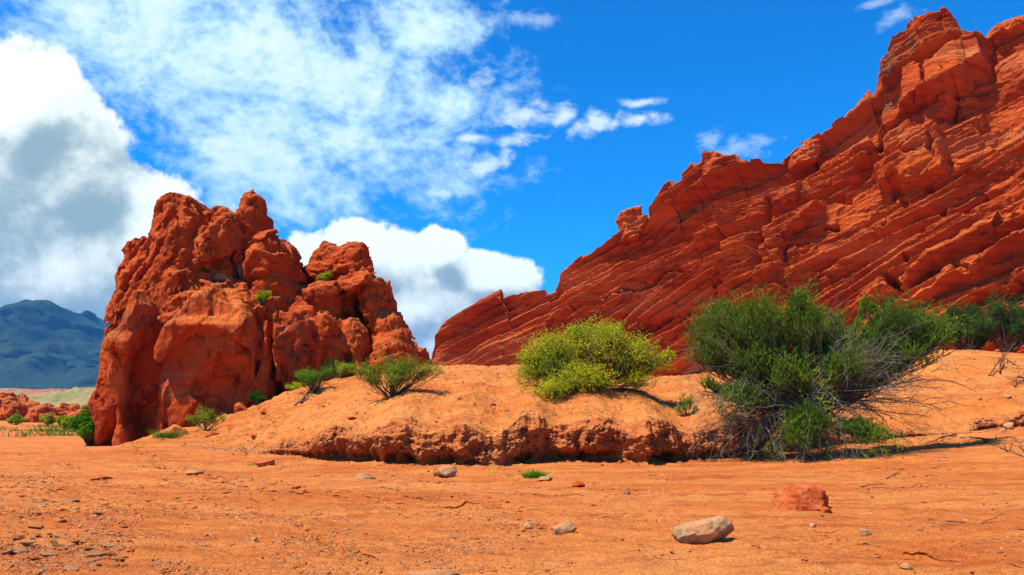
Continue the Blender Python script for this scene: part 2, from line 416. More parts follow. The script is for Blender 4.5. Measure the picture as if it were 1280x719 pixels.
def stone_material(name, a, bcol, scale=8):
    m, n, b, o = new_mat(name)
    tc = n.node('ShaderNodeTexCoord').outputs['Object']; oi = n.node('ShaderNodeObjectInfo')
    geo = n.node('ShaderNodeNewGeometry')
    r = n.m('FRACT', n.add(oi.outputs['Random'], geo.outputs['Random Per Island']))
    c = n.mix(r, a, bcol)
    c = n.mix(n.mul(n.ramp(n.noise(tc, scale, 7, 0.7, 0.4), 0.4, 0.65), 0.55), c, tuple(0.45 * v for v in a))
    c = n.mix(n.mul(n.ramp(n.noise(pos(n), 3.0, 5, 0.7, 0.2), 0.46, 0.62), 0.5), c, (0.58, 0.19, 0.055))
    n.put(b.inputs['Base Color'], c)
    n.put(b.inputs['Normal'], bumps(n, [(n.noise(tc, scale * 0.6, 6, 0.65, 0.3), 0.4 / scale), (n.noise(tc, scale * 4, 5, 0.7), 0.08 / scale)]))
    return m
M['tan_stone'] = stone_material('tan_stone', (0.34, 0.175, 0.070), (0.42, 0.24, 0.105), 7)
M['red_stone'] = stone_material('red_stone', (0.40, 0.060, 0.012), (0.48, 0.085, 0.020), 5)
M['orange_stone'] = stone_material('orange_stone', (0.465, 0.128, 0.026), (0.525, 0.165, 0.038), 4)
M['pebble_grey'] = stone_material('grey_stone', (0.44, 0.20, 0.080), (0.54, 0.30, 0.13), 20)
M['pebble_red'] = stone_material('brown_red_stone', (0.38, 0.095, 0.026), (0.50, 0.17, 0.055), 20)
M['gravel'] = stone_material('gravel', (0.24, 0.09, 0.035), (0.55, 0.30, 0.14), 30)

def leaf_material(name, a, bcol, trans=0.35):
    m, n, b, o = new_mat(name); geo = n.node('ShaderNodeNewGeometry'); p = pos(n)
    c = n.mix(geo.outputs['Random Per Island'], a, bcol)
    c = n.mix(n.ramp(n.noise(p, 1.1, 3, 0.6), 0.40, 0.60), c, n.mix(1.0, c, (1.9, 1.4, 0.9), 'MULTIPLY'))
    n.put(b.inputs['Base Color'], c); b.inputs['Roughness'].default_value = 0.7
    t = n.node('ShaderNodeBsdfTranslucent'); n.put(t.inputs[0], c)
    mx_ = n.node('ShaderNodeMixShader'); mx_.inputs[0].default_value = trans
    n.l.new(b.outputs[0], mx_.inputs[1]); n.l.new(t.outputs[0], mx_.inputs[2]); n.l.new(mx_.outputs[0], o.inputs[0])
    return m
M['leaf_dark'] = leaf_material('broom_green', (0.040, 0.135, 0.006), (0.125, 0.27, 0.008))
M['leaf_yellow'] = leaf_material('yellow_green', (0.34, 0.50, 0.006), (0.50, 0.62, 0.007), 0.5)
M['leaf_mid'] = leaf_material('mid_green', (0.13, 0.27, 0.010), (0.30, 0.40, 0.014))
M['leaf_fresh'] = leaf_material('fresh_green', (0.05, 0.20, 0.010), (0.14, 0.34, 0.015))
M['leaf_deep'] = leaf_material('deep_green', (0.018, 0.085, 0.012), (0.055, 0.15, 0.014))
def wood_material(name, a, bcol):
    m, n, b, o = new_mat(name); geo = n.node('ShaderNodeNewGeometry')
    c = n.mix(geo.outputs['Random Per Island'], a, bcol)
    c = n.mix(n.mul(n.noise(pos(n), 25, 4, 0.6), 0.6), c, tuple(0.4 * v for v in a))
    n.put(b.inputs['Base Color'], c); return m
M['twig'] = wood_material('grey_twigs', (0.11, 0.095, 0.060), (0.32, 0.28, 0.19))
M['bark'] = wood_material('dark_bark', (0.065, 0.042, 0.028), (0.14, 0.09, 0.06))
M['drift'] = wood_material('driftwood', (0.13, 0.065, 0.035), (0.22, 0.13, 0.08))

def hill_material(name, cols, scale, bump):
    m, n, b, o = new_mat(name); p = pos(n)
    k = n.noise(p, scale, 8, 0.65, 0.5)
    c = n.mix(n.ramp(k, 0.40, 0.60), cols[0], cols[1])
    c = n.mix(n.ramp(n.noise(p, scale * 0.45, 5, 0.6, 0.3), 0.54, 0.68), c, cols[2])
    n.put(b.inputs['Base Color'], c); n.put(b.inputs['Normal'], bumps(n, [(n.noise(p, scale * 1.7, 8, 0.65), bump)]))
    return m

# ------------------------------------------------------------------ terrain
SCARPS = [  # little erosion steps in the riverbed: photo polyline, height m (the far side is higher)
    ([(165, 566), (215, 586), (262, 596), (330, 612), (372, 618), (440, 624), (520, 630), (640, 636), (700, 644), (780, 650), (850, 653)], 0.045),
    ([(430, 616), (500, 624), (560, 630), (640, 640)], 0.03), ([(930, 670), (985, 674), (1080, 686), (1180, 700), (1300, 712)], 0.03),
    ([(960, 656), (1030, 664), (1100, 668)], 0.02),
    ([(370, 640), (400, 670), (440, 690), (465, 704), (490, 722)], 0.045), ([(0, 596), (60, 600), (105, 606)], 0.03), ([(0, 608), (50, 612), (95, 616), (180, 640), (170, 672), (160, 719)], 0.035)]
SC_W = [([tuple(G(a, b)[:2]) for a, b in L], h) for L, h in SCARPS]

def bed_height(X, Y):
    z = np.zeros_like(X)
    r = np.hypot(X, Y)
    z += 1.4 * sstep(X, 3, 27) * sstep(Y, 13, 29) * sstep(140 - Y, 0, 90)        # rises towards the right bank
    z += 0.60 * sstep(Y, 29.0, 33.0) * sstep(X, -16.0, -13.4) * sstep(-X, 4, 8)
    z += 0.35 * sstep(Y, 24.5 - 0.25 * np.abs(X), 29) * sstep(-X, -6, 16) * sstep(X, -17.5, -12)   # toe of the slope under the rock
    q = np.stack([X, Y, np.zeros_like(X)], -1).reshape(-1, 3)
    near = sstep(90 - r, 0, 60).ravel()
    w = q + 0.6 * np.stack([pn(q * 0.5, 3), pn(q * 0.5, 4), 0 * q[:, 0]], -1)
    n1 = fbm(w * [0.6, 1.3, 1], 0.35, 4, 0.5, 21); n2 = fbm(w * [0.6, 1.5, 1], 1.6, 4, 0.55, 31)
    n3 = fbm(w, 6.0, 3, 0.6, 41)
    z = z + (0.10 * n1 + 0.05 * n2 * near + 0.022 * n3 * near).reshape(X.shape)
    cs, sn = math.cos(R(-38)), math.sin(R(-38)); qr = np.stack([q[:, 0] * cs + q[:, 1] * sn, -q[:, 0] * sn + q[:, 1] * cs, q[:, 2]], -1)
    z = z + (near * (0.085 * fbm(qr * [0.22, 1.6, 1], 0.8, 5, 0.62, 141, 2) + 0.018 * fbm(qr * [0.6, 1.6, 1], 4.0, 3, 0.6, 142, 2))).reshape(X.shape)
    Xw = X + 0.25 * pn(q * 1.3, 8).reshape(X.shape) ; Yw = Y + 0.22 * pn(q * [1.1, 2.0, 1], 9).reshape(X.shape)
    for L, h in SC_W:
        d, t, s_ = line_d(L, Xw, Yw)
        amp = h * np.clip(0.5 + 1.2 * fbm(q, 0.8, 2, 0.5, 77).reshape(X.shape), 0.1, 1.2) * sstep(t, 0, 0.08) * sstep(1 - t, 0, 0.08)
        z = z + 1.2 * amp * s_ * np.exp(-d / 0.40) * sstep(d, 0, 0.02)
    return z

def bed_point(X, Y):
    return float(bed_height(np.array([[X]], np.float64), np.array([[Y]], np.float64))[0, 0])

def build_bed():
    az = np.concatenate([np.linspace(-180, -40, 46)[:-1], np.linspace(-40, 40, 900), np.linspace(40, 180, 46)[1:-1]])
    rr = np.concatenate([np.linspace(0.4, 5.5, 14)[:-1], 1.0 / np.linspace(1 / 5.5, 1 / 120.0, 560), np.geomspace(130, 16000, 40)])
    Rr, Az = np.meshgrid(rr, np.radians(az), indexing='ij')
    X = Rr * np.sin(Az); Y = Rr * np.cos(Az)
    Z = bed_height(X, Y)
    V = np.stack([X, Y, Z], -1).reshape(-1, 3); nr, na = X.shape
    i, j = np.meshgrid(np.arange(nr - 1), np.arange(na), indexing='ij'); j2 = (j + 1) % na
    F = np.stack([i * na + j, i * na + j2, (i + 1) * na + j2, (i + 1) * na + j], -1).reshape(-1, 4)[:, ::-1]
    V = np.concatenate([V, [[0, 0, 0.0]]]); c = len(V) - 1
    k = np.arange(na); T = np.stack([np.full(na, c), (k + 1) % na, k], -1)
    tag(mk('riverbed', V, [F, T], M['sand']), kind='structure')
build_bed()

def build_ledges():
    """thin crusts of dried mud broken along the little channels, each with a crumbling undercut front"""
    rs = np.random.default_rng(17); lines = [([tuple(p) for p in L], h * 1.15) for L, h in SC_W]
    for k in range(30):
        px = rs.uniform(-60, 1320); py = rs.uniform(588, 716); g = G(px, py); a = R(rs.normal(-12 if px > 620 else -32, 12)); ln = rs.uniform(0.4, 1.5) * g.y / 11
        if g.y > 21: continue
        n_ = 6; t = np.linspace(0, ln, n_); w = np.cumsum(rs.normal(0, 0.10, n_)) * ln * 0.3
        lines.append(([(g.x + t[i] * math.cos(a) - w[i] * math.sin(a), g.y + t[i] * math.sin(a) + w[i] * math.cos(a)) for i in range(n_)], rs.uniform(0.006, 0.018)))
    parts = []; pts_all = []
    for L, h in lines:
        A = np.array(L); seg = np.r_[0, np.cumsum(np.hypot(*np.diff(A, axis=0).T))]; n_ = max(12, int(seg[-1] / 0.022))
        t = np.linspace(0, seg[-1], n_); C = np.stack([np.interp(t, seg, A[:, 0]), np.interp(t, seg, A[:, 1])], -1)
        T = np.gradient(C, axis=0); T /= np.linalg.norm(T, axis=1)[:, None] + 1e-9
        kern = np.ones(15) / 15; T = np.stack([np.convolve(np.pad(T[:, k], 7, 'edge'), kern, 'valid') for k in (0, 1)], -1)
        N = np.stack([-T[:, 1], T[:, 0]], -1)
        q = np.stack([t, 0 * t + h * 991, 0 * t], -1)
        side = 0.30 * fbm(q, 0.5, 3, 0.6, 5) + 0.10 * fbm(q, 3.0, 4, 0.65, 6)
        hh = h * np.clip(0.35 + 3.2 * fbm(q, 0.9, 4, 0.65, 7), 0.0, 1.6) * sstep(t, 0, 0.15 * seg[-1]) * sstep(seg[-1] - t, 0, 0.15 * seg[-1])
        prof = [(0.035, -0.05, 0), (0.03, -0.004, 0.2), (0.0, 0, 0.62), (0.008, 0, 1.0), (0.06, 0, 1.0), (0.22, 0, 0.75), (0.5, -0.004, 0.25), (0.8, -0.03, 0.0)]
        rows = []
        for off, dz, kz in prof:
            w_ = off * (0.7 + 8 * h); xy = C + N * (side + w_ + 0.02 * fbm(np.stack([t * 6, 0 * t + kz * 9, 0 * t], -1), 1, 2, 0.5, 8))[:, None]
            z = bed_height(xy[None, :, 0], xy[None, :, 1])[0] + dz + kz * hh; rows.append(np.stack([xy[:, 0], xy[:, 1], z], -1))
        V = np.stack(rows, 0); m_, n2_ = V.shape[:2]; i, j = np.meshgrid(np.arange(m_ - 1), np.arange(n2_ - 1), indexing='ij')
        F = np.stack([i * n2_ + j, i * n2_ + j + 1, (i + 1) * n2_ + j + 1, (i + 1) * n2_ + j], -1).reshape(-1, 4)
        parts.append((V.reshape(-1, 3), F)); pts_all.append(rows[0][::3] - [0, 0.0, 0])
    V, F = merge(parts); tag(mk('riverbed_crust', V, F, M['sand'], smooth=True), kind='structure')
    return np.concatenate(pts_all)
def merge(parts):
    V = []; F = []; o = 0
    for v, f in parts: V.append(v); F.append(f + o); o += len(v)
    return np.concatenate(V), np.concatenate(F)
LEDGE_PTS = build_ledges()

def itp(x, pts):
    a = np.array(pts, float); return np.interp(x, a[:, 0], a[:, 1])
# bank: X position -> foot Y, lip rise above foot, undercut, run of the slope
FOOT = [(-22, 33), (-17, 32.6), (-15, 31.0), (-13, 29.5), (-10.5, 27.6), (-8, 26.4), (-6.5, 25.6), (-5, 24.6), (-3.3, 23.6), (-1.8, 23.2), (-0.9, 22.8), (0.3, 23.9), (1.4, 24.3), (2.6, 23.9), (3.8, 23.5), (5.2, 24.6), (6.3, 25.0), (8, 25.8), (10, 27.2), (13, 28.2), (17, 28.8), (22, 28.6), (30, 28), (45, 26), (70, 20)]
RISE = [(-22, 0.0), (-17, 0.02), (-12, 0.10), (-8.4, 0.25), (-7, 0.75), (-5, 1.05), (-3.3, 1.1), (-1, 1.25), (1, 1.32), (3, 1.25), (5.5, 1.15), (8, 1.15), (11, 0.85), (15, 0.6), (20, 0.55), (28, 0.6), (70, 0.8)]
CREST = [(-26, -1.2), (-19, -0.8), (-17, -0.3), (-15, 0.25), (-12.6, 1.15), (-10.5, 1.85), (-8, 2.75), (-5.5, 3.2), (-3, 3.62), (0, 3.60), (4, 3.3), (7, 3.2), (12, 3.6), (20, 4.35), (26, 4.4), (70, 5.0)]
CRY = [(-26, 37), (-17, 36), (-12, 34), (-8, 35), (-3, 37), (3, 37), (12, 38), (26, 39), (70, 36)]
def mound_surface(X, Y):
    """height of the slope behind the lip"""
    yf = itp(X, FOOT); yl = yf + 0.9; cy = itp(X, CRY); zl = itp(X, RISE) * (1 + 0.13 * np.sin(X * 1.3 + 0.6) * np.sin(X * 0.47 + 1.9) + 0.12 * np.sin(X * 3.1) - 0.14 * np.exp(-((X + 0.3) / 0.9) ** 2) - 0.35 * sstep(X, 9, 12) * (1 + np.sin(X * 0.9))) + 1.4 * sstep(X, 3, 27) * 0.8
    zc = itp(X, CREST); t = (Y - yl) / (cy - yl)
    tt = np.clip(t, 0, 1); prof = 1 - (1 - tt) ** 1.35
    z = zl + (zc - zl) * prof - 0.12 * np.clip(Y - cy, 0, 6) ** 1.0 * 0.35
    return z - np.clip(Y - cy - 6, 0, 60) * 0.01
MOUNDS = []       # hummocks collected under bushes: x, y, radius, height
MOUNDS += [(P(735, 505, 28.5).x, 28.5, 2.3, 0.35), (P(395, 493, 33).x, 33, 0.55, 0.4), (P(1020, 540, 25.0).x, 26.2, 2.2, 0.35)]
def mound_z(X, Y, detail=True):
    X = np.asarray(X, float); Y = np.asarray(Y, float)
    z = mound_surface(X, Y)
    for mx0, my0, r0, h0 in MOUNDS: z = z + h0 * np.exp(-((X - mx0) ** 2 + (Y - my0) ** 2) / (r0 * r0) * 1.6)
    q = np.stack([X, Y, 0 * X], -1).reshape(-1, 3)
    am = np.clip((X + 20) / 6, 0, 1)
    z = z + am * (0.42 * fbm(q, 0.22, 3, 0.5, 51) + 0.20 * fbm(q * [1, 1.6, 1], 0.8, 4, 0.55, 61) + 0.10 * fbm(q * [1.6, 0.9, 1] + 0.4 * q[:, [1, 0, 2]], 1.3, 3, 0.6, 62, 2)).reshape(X.shape)
    if detail: z = z + am * (0.05 * fbm(q, 4.5, 4, 0.62, 71, 2)).reshape(X.shape)
    # rills running down the slope at the left under the rock
    rl = sstep(-X, 5.5, 9.5) * sstep(X, -16, -13)
    z = z + rl * (0.42 * fbm(q * [0.55, 1.9, 1] + 0.5 * q[:, [1, 0, 2]], 0.9, 4, 0.6, 81, 2)).reshape(X.shape)
    return z

def build_bank():
    xs = np.concatenate([np.linspace(-24, -16, 60)[:-1], np.linspace(-16, 21, 1200), np.linspace(21, 70, 90)[1:]])
    nf = 80; nm = 330
    yf = itp(xs, FOOT); ri = itp(xs, RISE)
    q1 = np.stack([xs, 0 * xs, 0 * xs], -1)
    jag = sstep(ri, 0.1, 0.6)
    yf = yf + jag * (1.5 * fbm(q1, 0.40, 3, 0.6, 91) + 0.45 * fbm(q1, 2.2, 3, 0.6, 92))
    base = bed_height(xs[None], yf[None])[0]
    t = np.linspace(-0.25, 1, nf)[:, None]                         # face
    yl = yf + 0.55
    zt = mound_z(xs, yl + 0.35, False)
    H = np.maximum(zt - base, 0.05)
    Yf = yf[None] + 0.42 * np.clip(t, 0, 1) ** 1.5 * np.ones_like(xs)[None]
    Zf = base[None] + H[None] * t
    Xf = np.repeat(xs[None], nf, 0)
    # face relief: undercut foot, beds, lumps
    q = np.stack([Xf, Yf, Zf], -1).reshape(-1, 3)
    tt = np.clip(t, 0, 1)
    und = 0.70 * np.exp(-((tt - 0.10) / 0.17) ** 2) * (0.45 + 1.5 * np.clip(fbm(q * [1, 0, 0], 0.7, 2, 0.5, 93).reshape(Xf.shape) + 0.25, 0, 1))
    lip = -0.10 * np.exp(-((tt - 0.80) / 0.13) ** 2)
    rough = 0.55 * fbm(q * [1, 1, 1.6], 1.1, 4, 0.6, 94).reshape(Xf.shape) + 0.13 * facets(q * [1.6, 1.6, 2.2], 95).reshape(Xf.shape) + 0.07 * facets(q * 4.5, 96).reshape(Xf.shape) + 0.05 * fbm(q, 13, 3, 0.6, 97, 1).reshape(Xf.shape)
    amp = jag[None] * np.clip(H[None], 0, 1.2) * sstep(1.0 - tt, 0, 0.32)
    Yf = Yf + amp * (und + lip - rough)
    # slope behind
    s_ = np.linspace(0, 1, nm + 1)[1:, None]
    span = np.concatenate([s_ ** 1.25])
    y_end = 62.0
    Ym = (yf + 0.42)[None] + (y_end - yf - 0.42)[None] * (0.45 * s_ + 0.55 * s_ ** 2.2)
    Xm = np.repeat(xs[None], nm, 0)
    Zm = mound_z(Xm, Ym)
    blend = np.exp(-(Ym - Ym[0:1]) / 0.35)
    Zm = Zm + blend * (Zf[-1][None] - Zm[0][None]) 
    X = np.concatenate([Xf, Xm]); Y = np.concatenate([Yf, Ym]); Z = np.concatenate([Zf, Zm])
    V = np.stack([X, Y, Z], -1).reshape(-1, 3); a, b = X.shape
    i, j = np.meshgrid(np.arange(a - 1), np.arange(b - 1), indexing='ij')
    F = np.stack([i * b + j, i * b + j + 1, (i + 1) * b + j + 1, (i + 1) * b + j], -1).reshape(-1, 4)
    o = mk('sand_bank', V, F, M['mound'])
    o.data.materials.append(M['bank'])
    mi = np.zeros(len(F), np.int32); fi = F[:, 0] // b; Hc = H[np.minimum(F[:, 0] % b, b - 1)]
    mi[(fi < nf - 3) & (Hc > 0.3)] = 1
    o.data.polygons.foreach_set('material_index', mi)
    tag(o, kind='structure')
    o.data.update()
build_bank()

# ------------------------------------------------------------------ rock pieces as distance fields
def rock_piece(name, pieces, h, mat, parent=None, noise=(0.5, 0.35, 0.12), seed=0, carve=(), zmin=-0.6, fine=0.026, bed=None, k=0.12, lump=0.0, tints=(), fac=0.0, fs=(0.8, 0.8, 0.45), an=(1, 1, 1.5), md=2):
    """pieces: dicts poly (photo outline), Y, T half thickness, R edge rounding, lean, z0.
    The outline is laid out at true size at its own distance Y and given its own depth."""
    items = []
    for pc in pieces:
        u0 = min(a for a, b in pc['poly']); u1 = max(a for a, b in pc['poly']); dd = pc['T'] - 0.6 * pc['R']
        sg = 1 if u0 + u1 < 1280 else -1                             # the far-off side is seen at the front edge, the near one at the back edge
        pts = []
        for a, b in pc['poly']:
            w_ = (a - u0) / (u1 - u0); w_ = w_ * w_ * (3 - 2 * w_)
            pts.append((P(a, b, pc['Y'] + sg * dd * (1.4 * w_ - 1)).x, P(a, b, pc['Y'] - dd).z))
        items.append((pts, pc))
    ax = np.concatenate([np.array(i[0]) for i in items])
    lean = max([abs(i[1].get('lean', 0)) for i in items]); ht = ax[:, 1].max() - zmin
    x0, x1 = ax[:, 0].min() - 0.7, ax[:, 0].max() + 0.7; z1 = ax[:, 1].max() + 0.7
    y0 = min(i[1]['Y'] - i[1]['T'] for i in items) - 0.8 ; y1 = max(i[1]['Y'] + i[1]['T'] + i[1].get('lean', 0) * ht for i in items) + 0.8
    xs = np.arange(x0, x1, h, dtype=np.float32); ys = np.arange(y0, y1, h, dtype=np.float32); zs = np.arange(zmin, z1, h, dtype=np.float32)
    X2, Z2 = np.meshgrid(xs, zs, indexing='ij')
    f = None
    for poly, pc in items:
        d = poly_sd(poly, X2, Z2)                                   # 2D, positive inside
        d[:, 0:] = d
        Rr = pc['R']; T = pc['T']
        yc = pc['Y'] + pc.get('lean', 0) * np.maximum(Z2 - pc.get('z0', 0), 0)
        if 'yaw' in pc: yc = yc + pc['yaw'] * (X2 - np.mean([v[0] for v in poly]))
        a = (Rr - d)[:, None, :]
        bb = np.abs(ys[None, :, None] - yc[:, None, :]) - (T - Rr)
        g = np.hypot(np.maximum(a, 0), np.maximum(bb, 0)) + np.minimum(np.maximum(a, bb), 0) - Rr
        g = g.astype(np.float32)
        if f is None: f = g
        else:
            hh = np.clip(0.5 + 0.5 * (g - f) / k, 0, 1); f = g * (1 - hh) + f * hh - k * hh * (1 - hh)
    for cv in carve:
        if cv[0] == 'ball':
            _, px, py, Y, rx, ry, rz = cv; c = P(px, py, Y)
            g = (np.sqrt(((X2 - c.x) / rx)[:, None, :] ** 2 + ((ys[None, :, None] - Y) / ry) ** 2 + ((Z2 - c.z) / rz)[:, None, :] ** 2) - 1) * min(rx, ry, rz)
            f = np.maximum(f, -g.astype(np.float32))
        else:
            _, line, Y, wd, dep = cv
            L = [(P(a, b, Y).x, P(a, b, Y).z) for a, b in line]
            d, t, s_ = line_d(L, X2, Z2)
            f += (dep * np.exp(-(d / wd) ** 2)).astype(np.float32)[:, None, :]
    band = np.abs(f) < 0.95
    I = np.argwhere(band)
    q = np.stack([xs[I[:, 0]], ys[I[:, 1]], zs[I[:, 2]]], -1)
    a1, a2, a3 = noise
    w = q + 0.5 * np.stack([pn(q * 0.6, seed + 1), pn(q * 0.6, seed + 2), pn(q * 0.6, seed + 3)], -1)
    dn = a1 * fbm(w, 0.45, 3, 0.5, seed + 5) + a2 * fbm(w * np.array(an), 0.8, 4, 0.55, seed + 6, md)
    if lump:
        f1, f2, idd = worley(w * np.array([0.75, 0.75, 0.95]), seed + 9)
        dn += lump * (np.minimum(f2 - f1, 0.35) * 1.6 - 0.3 + 0.5 * (idd - 0.5))
    if fac:
        wr = w + 0.10 * np.stack([pn(q * 2.3, seed + 41), pn(q * 2.3, seed + 42), pn(q * 2.3, seed + 43)], -1)
        sh_ = np.stack([wr[:, 0] - 0.35 * wr[:, 2], wr[:, 1], wr[:, 2]], -1)
        dn += fac * facets(sh_ * np.array(fs), seed + 50) + 0.26 * fac * facets(sh_ * np.array(fs) * 2.9, seed + 51) + 0.09 * fac * facets(wr * (np.array(fs) + 0.15) * 6.5, seed + 52)
    if a3: dn += a3 * fbm(w * np.array(an), 2.6, 3, 0.6, seed + 7, 2)
    if bed:
        th, tk, am = bed
        bz = (w[:, 2] * math.cos(th) - w[:, 0] * math.sin(th)) / tk + 0.7 * pn(w * 0.35, seed + 13); lay = np.floor(bz); fr = bz - lay
        hv = ((np.sin(lay * 12.9898 + seed) * 43758.5453) % 1.0)
        dn += am * ((hv - 0.5) + 0.5 * sstep(fr, 0, 0.75) - 1.3 * sstep(fr, 0.86, 0.98) * 0.5)
    f[band] -= np.clip(dn, -0.8, 0.42)
    f[:, :, 0] = 1; f[0] = 1; f[-1] = 1; f[:, 0] = 1; f[:, -1] = 1; f[:, :, -1] = 1
    V, F = surface_nets(f, (xs[0], ys[0], zs[0]), h)
    lab_ = np.arange(len(V)); e0 = np.concatenate([F[:, 0], F[:, 1], F[:, 2], F[:, 3]]); e1 = np.concatenate([F[:, 1], F[:, 2], F[:, 3], F[:, 0]])
    for _ in range(60):                                             # drop loose crumbs
        m_ = np.minimum(lab_[e0], lab_[e1]); new = lab_.copy(); np.minimum.at(new, e0, m_); np.minimum.at(new, e1, m_); new = new[new]; new = new[new]
        if (new == lab_).all(): break
        lab_ = new
    cnt = np.bincount(lab_, minlength=len(V)); keep = cnt[lab_] > 3000
    remap = np.cumsum(keep) - 1; V = V[keep]; F = remap[F[keep[F[:, 0]]]]
    N = vnormals(V, F)
    fl = fbm(V, 5.0, 3, 0.6, seed + 30, 2) * fine + fbm(V, 1.8, 3, 0.6, seed + 33, 2) * fine * 1.6
    fl += fine * 1.6 * facets(V * np.array([3.2, 3.2, 2.4]) + 0.3 * np.stack([pn(V * 4, 1), pn(V * 4, 2), pn(V * 4, 3)], -1), seed + 60)
    V = V + N * fl[:, None]
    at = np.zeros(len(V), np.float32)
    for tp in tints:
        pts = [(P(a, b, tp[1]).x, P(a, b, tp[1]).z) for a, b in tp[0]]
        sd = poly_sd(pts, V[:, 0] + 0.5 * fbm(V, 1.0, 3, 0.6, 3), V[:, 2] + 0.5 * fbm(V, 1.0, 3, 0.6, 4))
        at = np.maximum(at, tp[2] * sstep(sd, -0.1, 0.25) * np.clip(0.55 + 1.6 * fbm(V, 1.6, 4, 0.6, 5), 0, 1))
    loc = parent.location if parent else Vector((0, 0, 0))
    return mk(name, V - np.array(loc), F, mat, parent, True, {'tint': at})

H = 0.066
rf = empty('rock_formation', P(310, 520, 37)); rf.location.z = 1.0
tag(rf, 'craggy red rock outcrop with two peaks and a rounded pinnacle, standing alone at the left', 'rock formation')
rock_piece('rear_peak', [
    dict(poly=[(134, 590), (124, 540), (112, 505), (117, 470), (129, 395), (150, 357), (154, 335), (187, 316), (207, 303), (219, 273), (227, 250), (238, 247), (252, 248), (262, 258), (288, 266), (304, 286), (316, 330), (326, 380), (335, 590)], Y=40, T=4.2, R=2.0),
    dict(poly=[(151, 400), (151, 330), (152, 312), (163, 297), (180, 303), (182, 316), (186, 340), (200, 400)], Y=39.2, T=1.1, R=0.5),
    dict(poly=[(190, 400), (222, 300), (236, 262), (258, 270), (262, 330), (258, 420)], Y=38.4, T=2.2, R=1.2, lean=0.15, z0=5),
    dict(poly=[(246, 400), (250, 285), (262, 258), (290, 268), (306, 300), (314, 400)], Y=38.3, T=1.7, R=0.7, lean=0.1, z0=5)],
    H, M['rock'], rf, (0.22, 0.08, 0.04), 100, [('ball', 262, 334, 35.7, 0.5, 0.7, 0.5), ('line', [(262, 268), (254, 300), (262, 340), (285, 372)], 38, 0.16, 0.45), ('line', [(232, 262), (222, 310), (200, 355)], 38, 0.14, 0.35), ('line', [(172, 318), (160, 370), (140, 430)], 38, 0.16, 0.4), ('line', [(200, 320), (180, 370)], 38, 0.12, 0.3)], lump=0.0, fac=0.56, fs=(0.42, 0.42, 0.15), an=(1.3, 1.3, 0.55), bed=(R(58), 0.8, 0.10))
rock_piece('pinnacle', [
    dict(poly=[(294, 380), (291, 276), (299, 256), (309, 243), (321, 238), (333, 247), (340, 266), (342, 292), (344, 380)], Y=40.2, T=1.6, R=1.3),
    dict(poly=[(303, 420), (303, 335), (310, 308), (330, 293), (348, 292), (365, 302), (375, 322), (382, 355), (388, 395), (390, 440)], Y=38.9, T=2.4, R=1.8)],
    H, M['rock'], rf, (0.22, 0.08, 0.04), 200, [('line', [(300, 352), (340, 345), (385, 352)], 37, 0.13, 0.30), ('line', [(288, 290), (320, 297), (345, 289)], 38.7, 0.15, 0.28), ('line', [(325, 260), (343, 266)], 38.7, 0.10, 0.15)], bed=(R(4), 0.62, 0.15), k=0.2, fac=0.20, fs=(0.6, 0.6, 0.5))
rock_piece('tower', [
    dict(poly=[(370, 520), (376, 345), (386, 330), (396, 312), (409, 299), (419, 303), (430, 316), (445, 313), (456, 311), (463, 325), (467, 338), (470, 520)], Y=42, T=2.6, R=0.8),
    dict(poly=[(418, 400), (420, 340), (440, 315), (460, 312), (466, 340), (468, 400)], Y=40.6, T=1.8, R=0.9),
    dict(poly=[(424, 430), (430, 355), (450, 342), (470, 336), (484, 348), (490, 366), (492, 390), (494, 430)], Y=39.9, T=2.1, R=1.2),
    dict(poly=[(378, 440), (380, 365), (400, 352), (425, 356), (438, 375), (436, 440)], Y=39.3, T=1.8, R=1.1),
    dict(poly=[(445, 520), (455, 420), (450, 396), (466, 384), (490, 385), (500, 402), (510, 420), (516, 445), (518, 520)], Y=39.0, T=1.9, R=1.0, lean=0.2, z0=3)],
    H, M['rock'], rf, (0.22, 0.08, 0.05), 300, [('line', [(438, 372), (448, 400), (462, 440)], 38, 0.22, 0.8), ('line', [(372, 352), (410, 350), (434, 340)], 39, 0.15, 0.4), ('ball', 442, 400, 38, 0.35, 1.3, 0.6)], bed=(R(8), 0.6, 0.17), lump=0.0, fac=0.36, fs=(0.48, 0.48, 0.36))
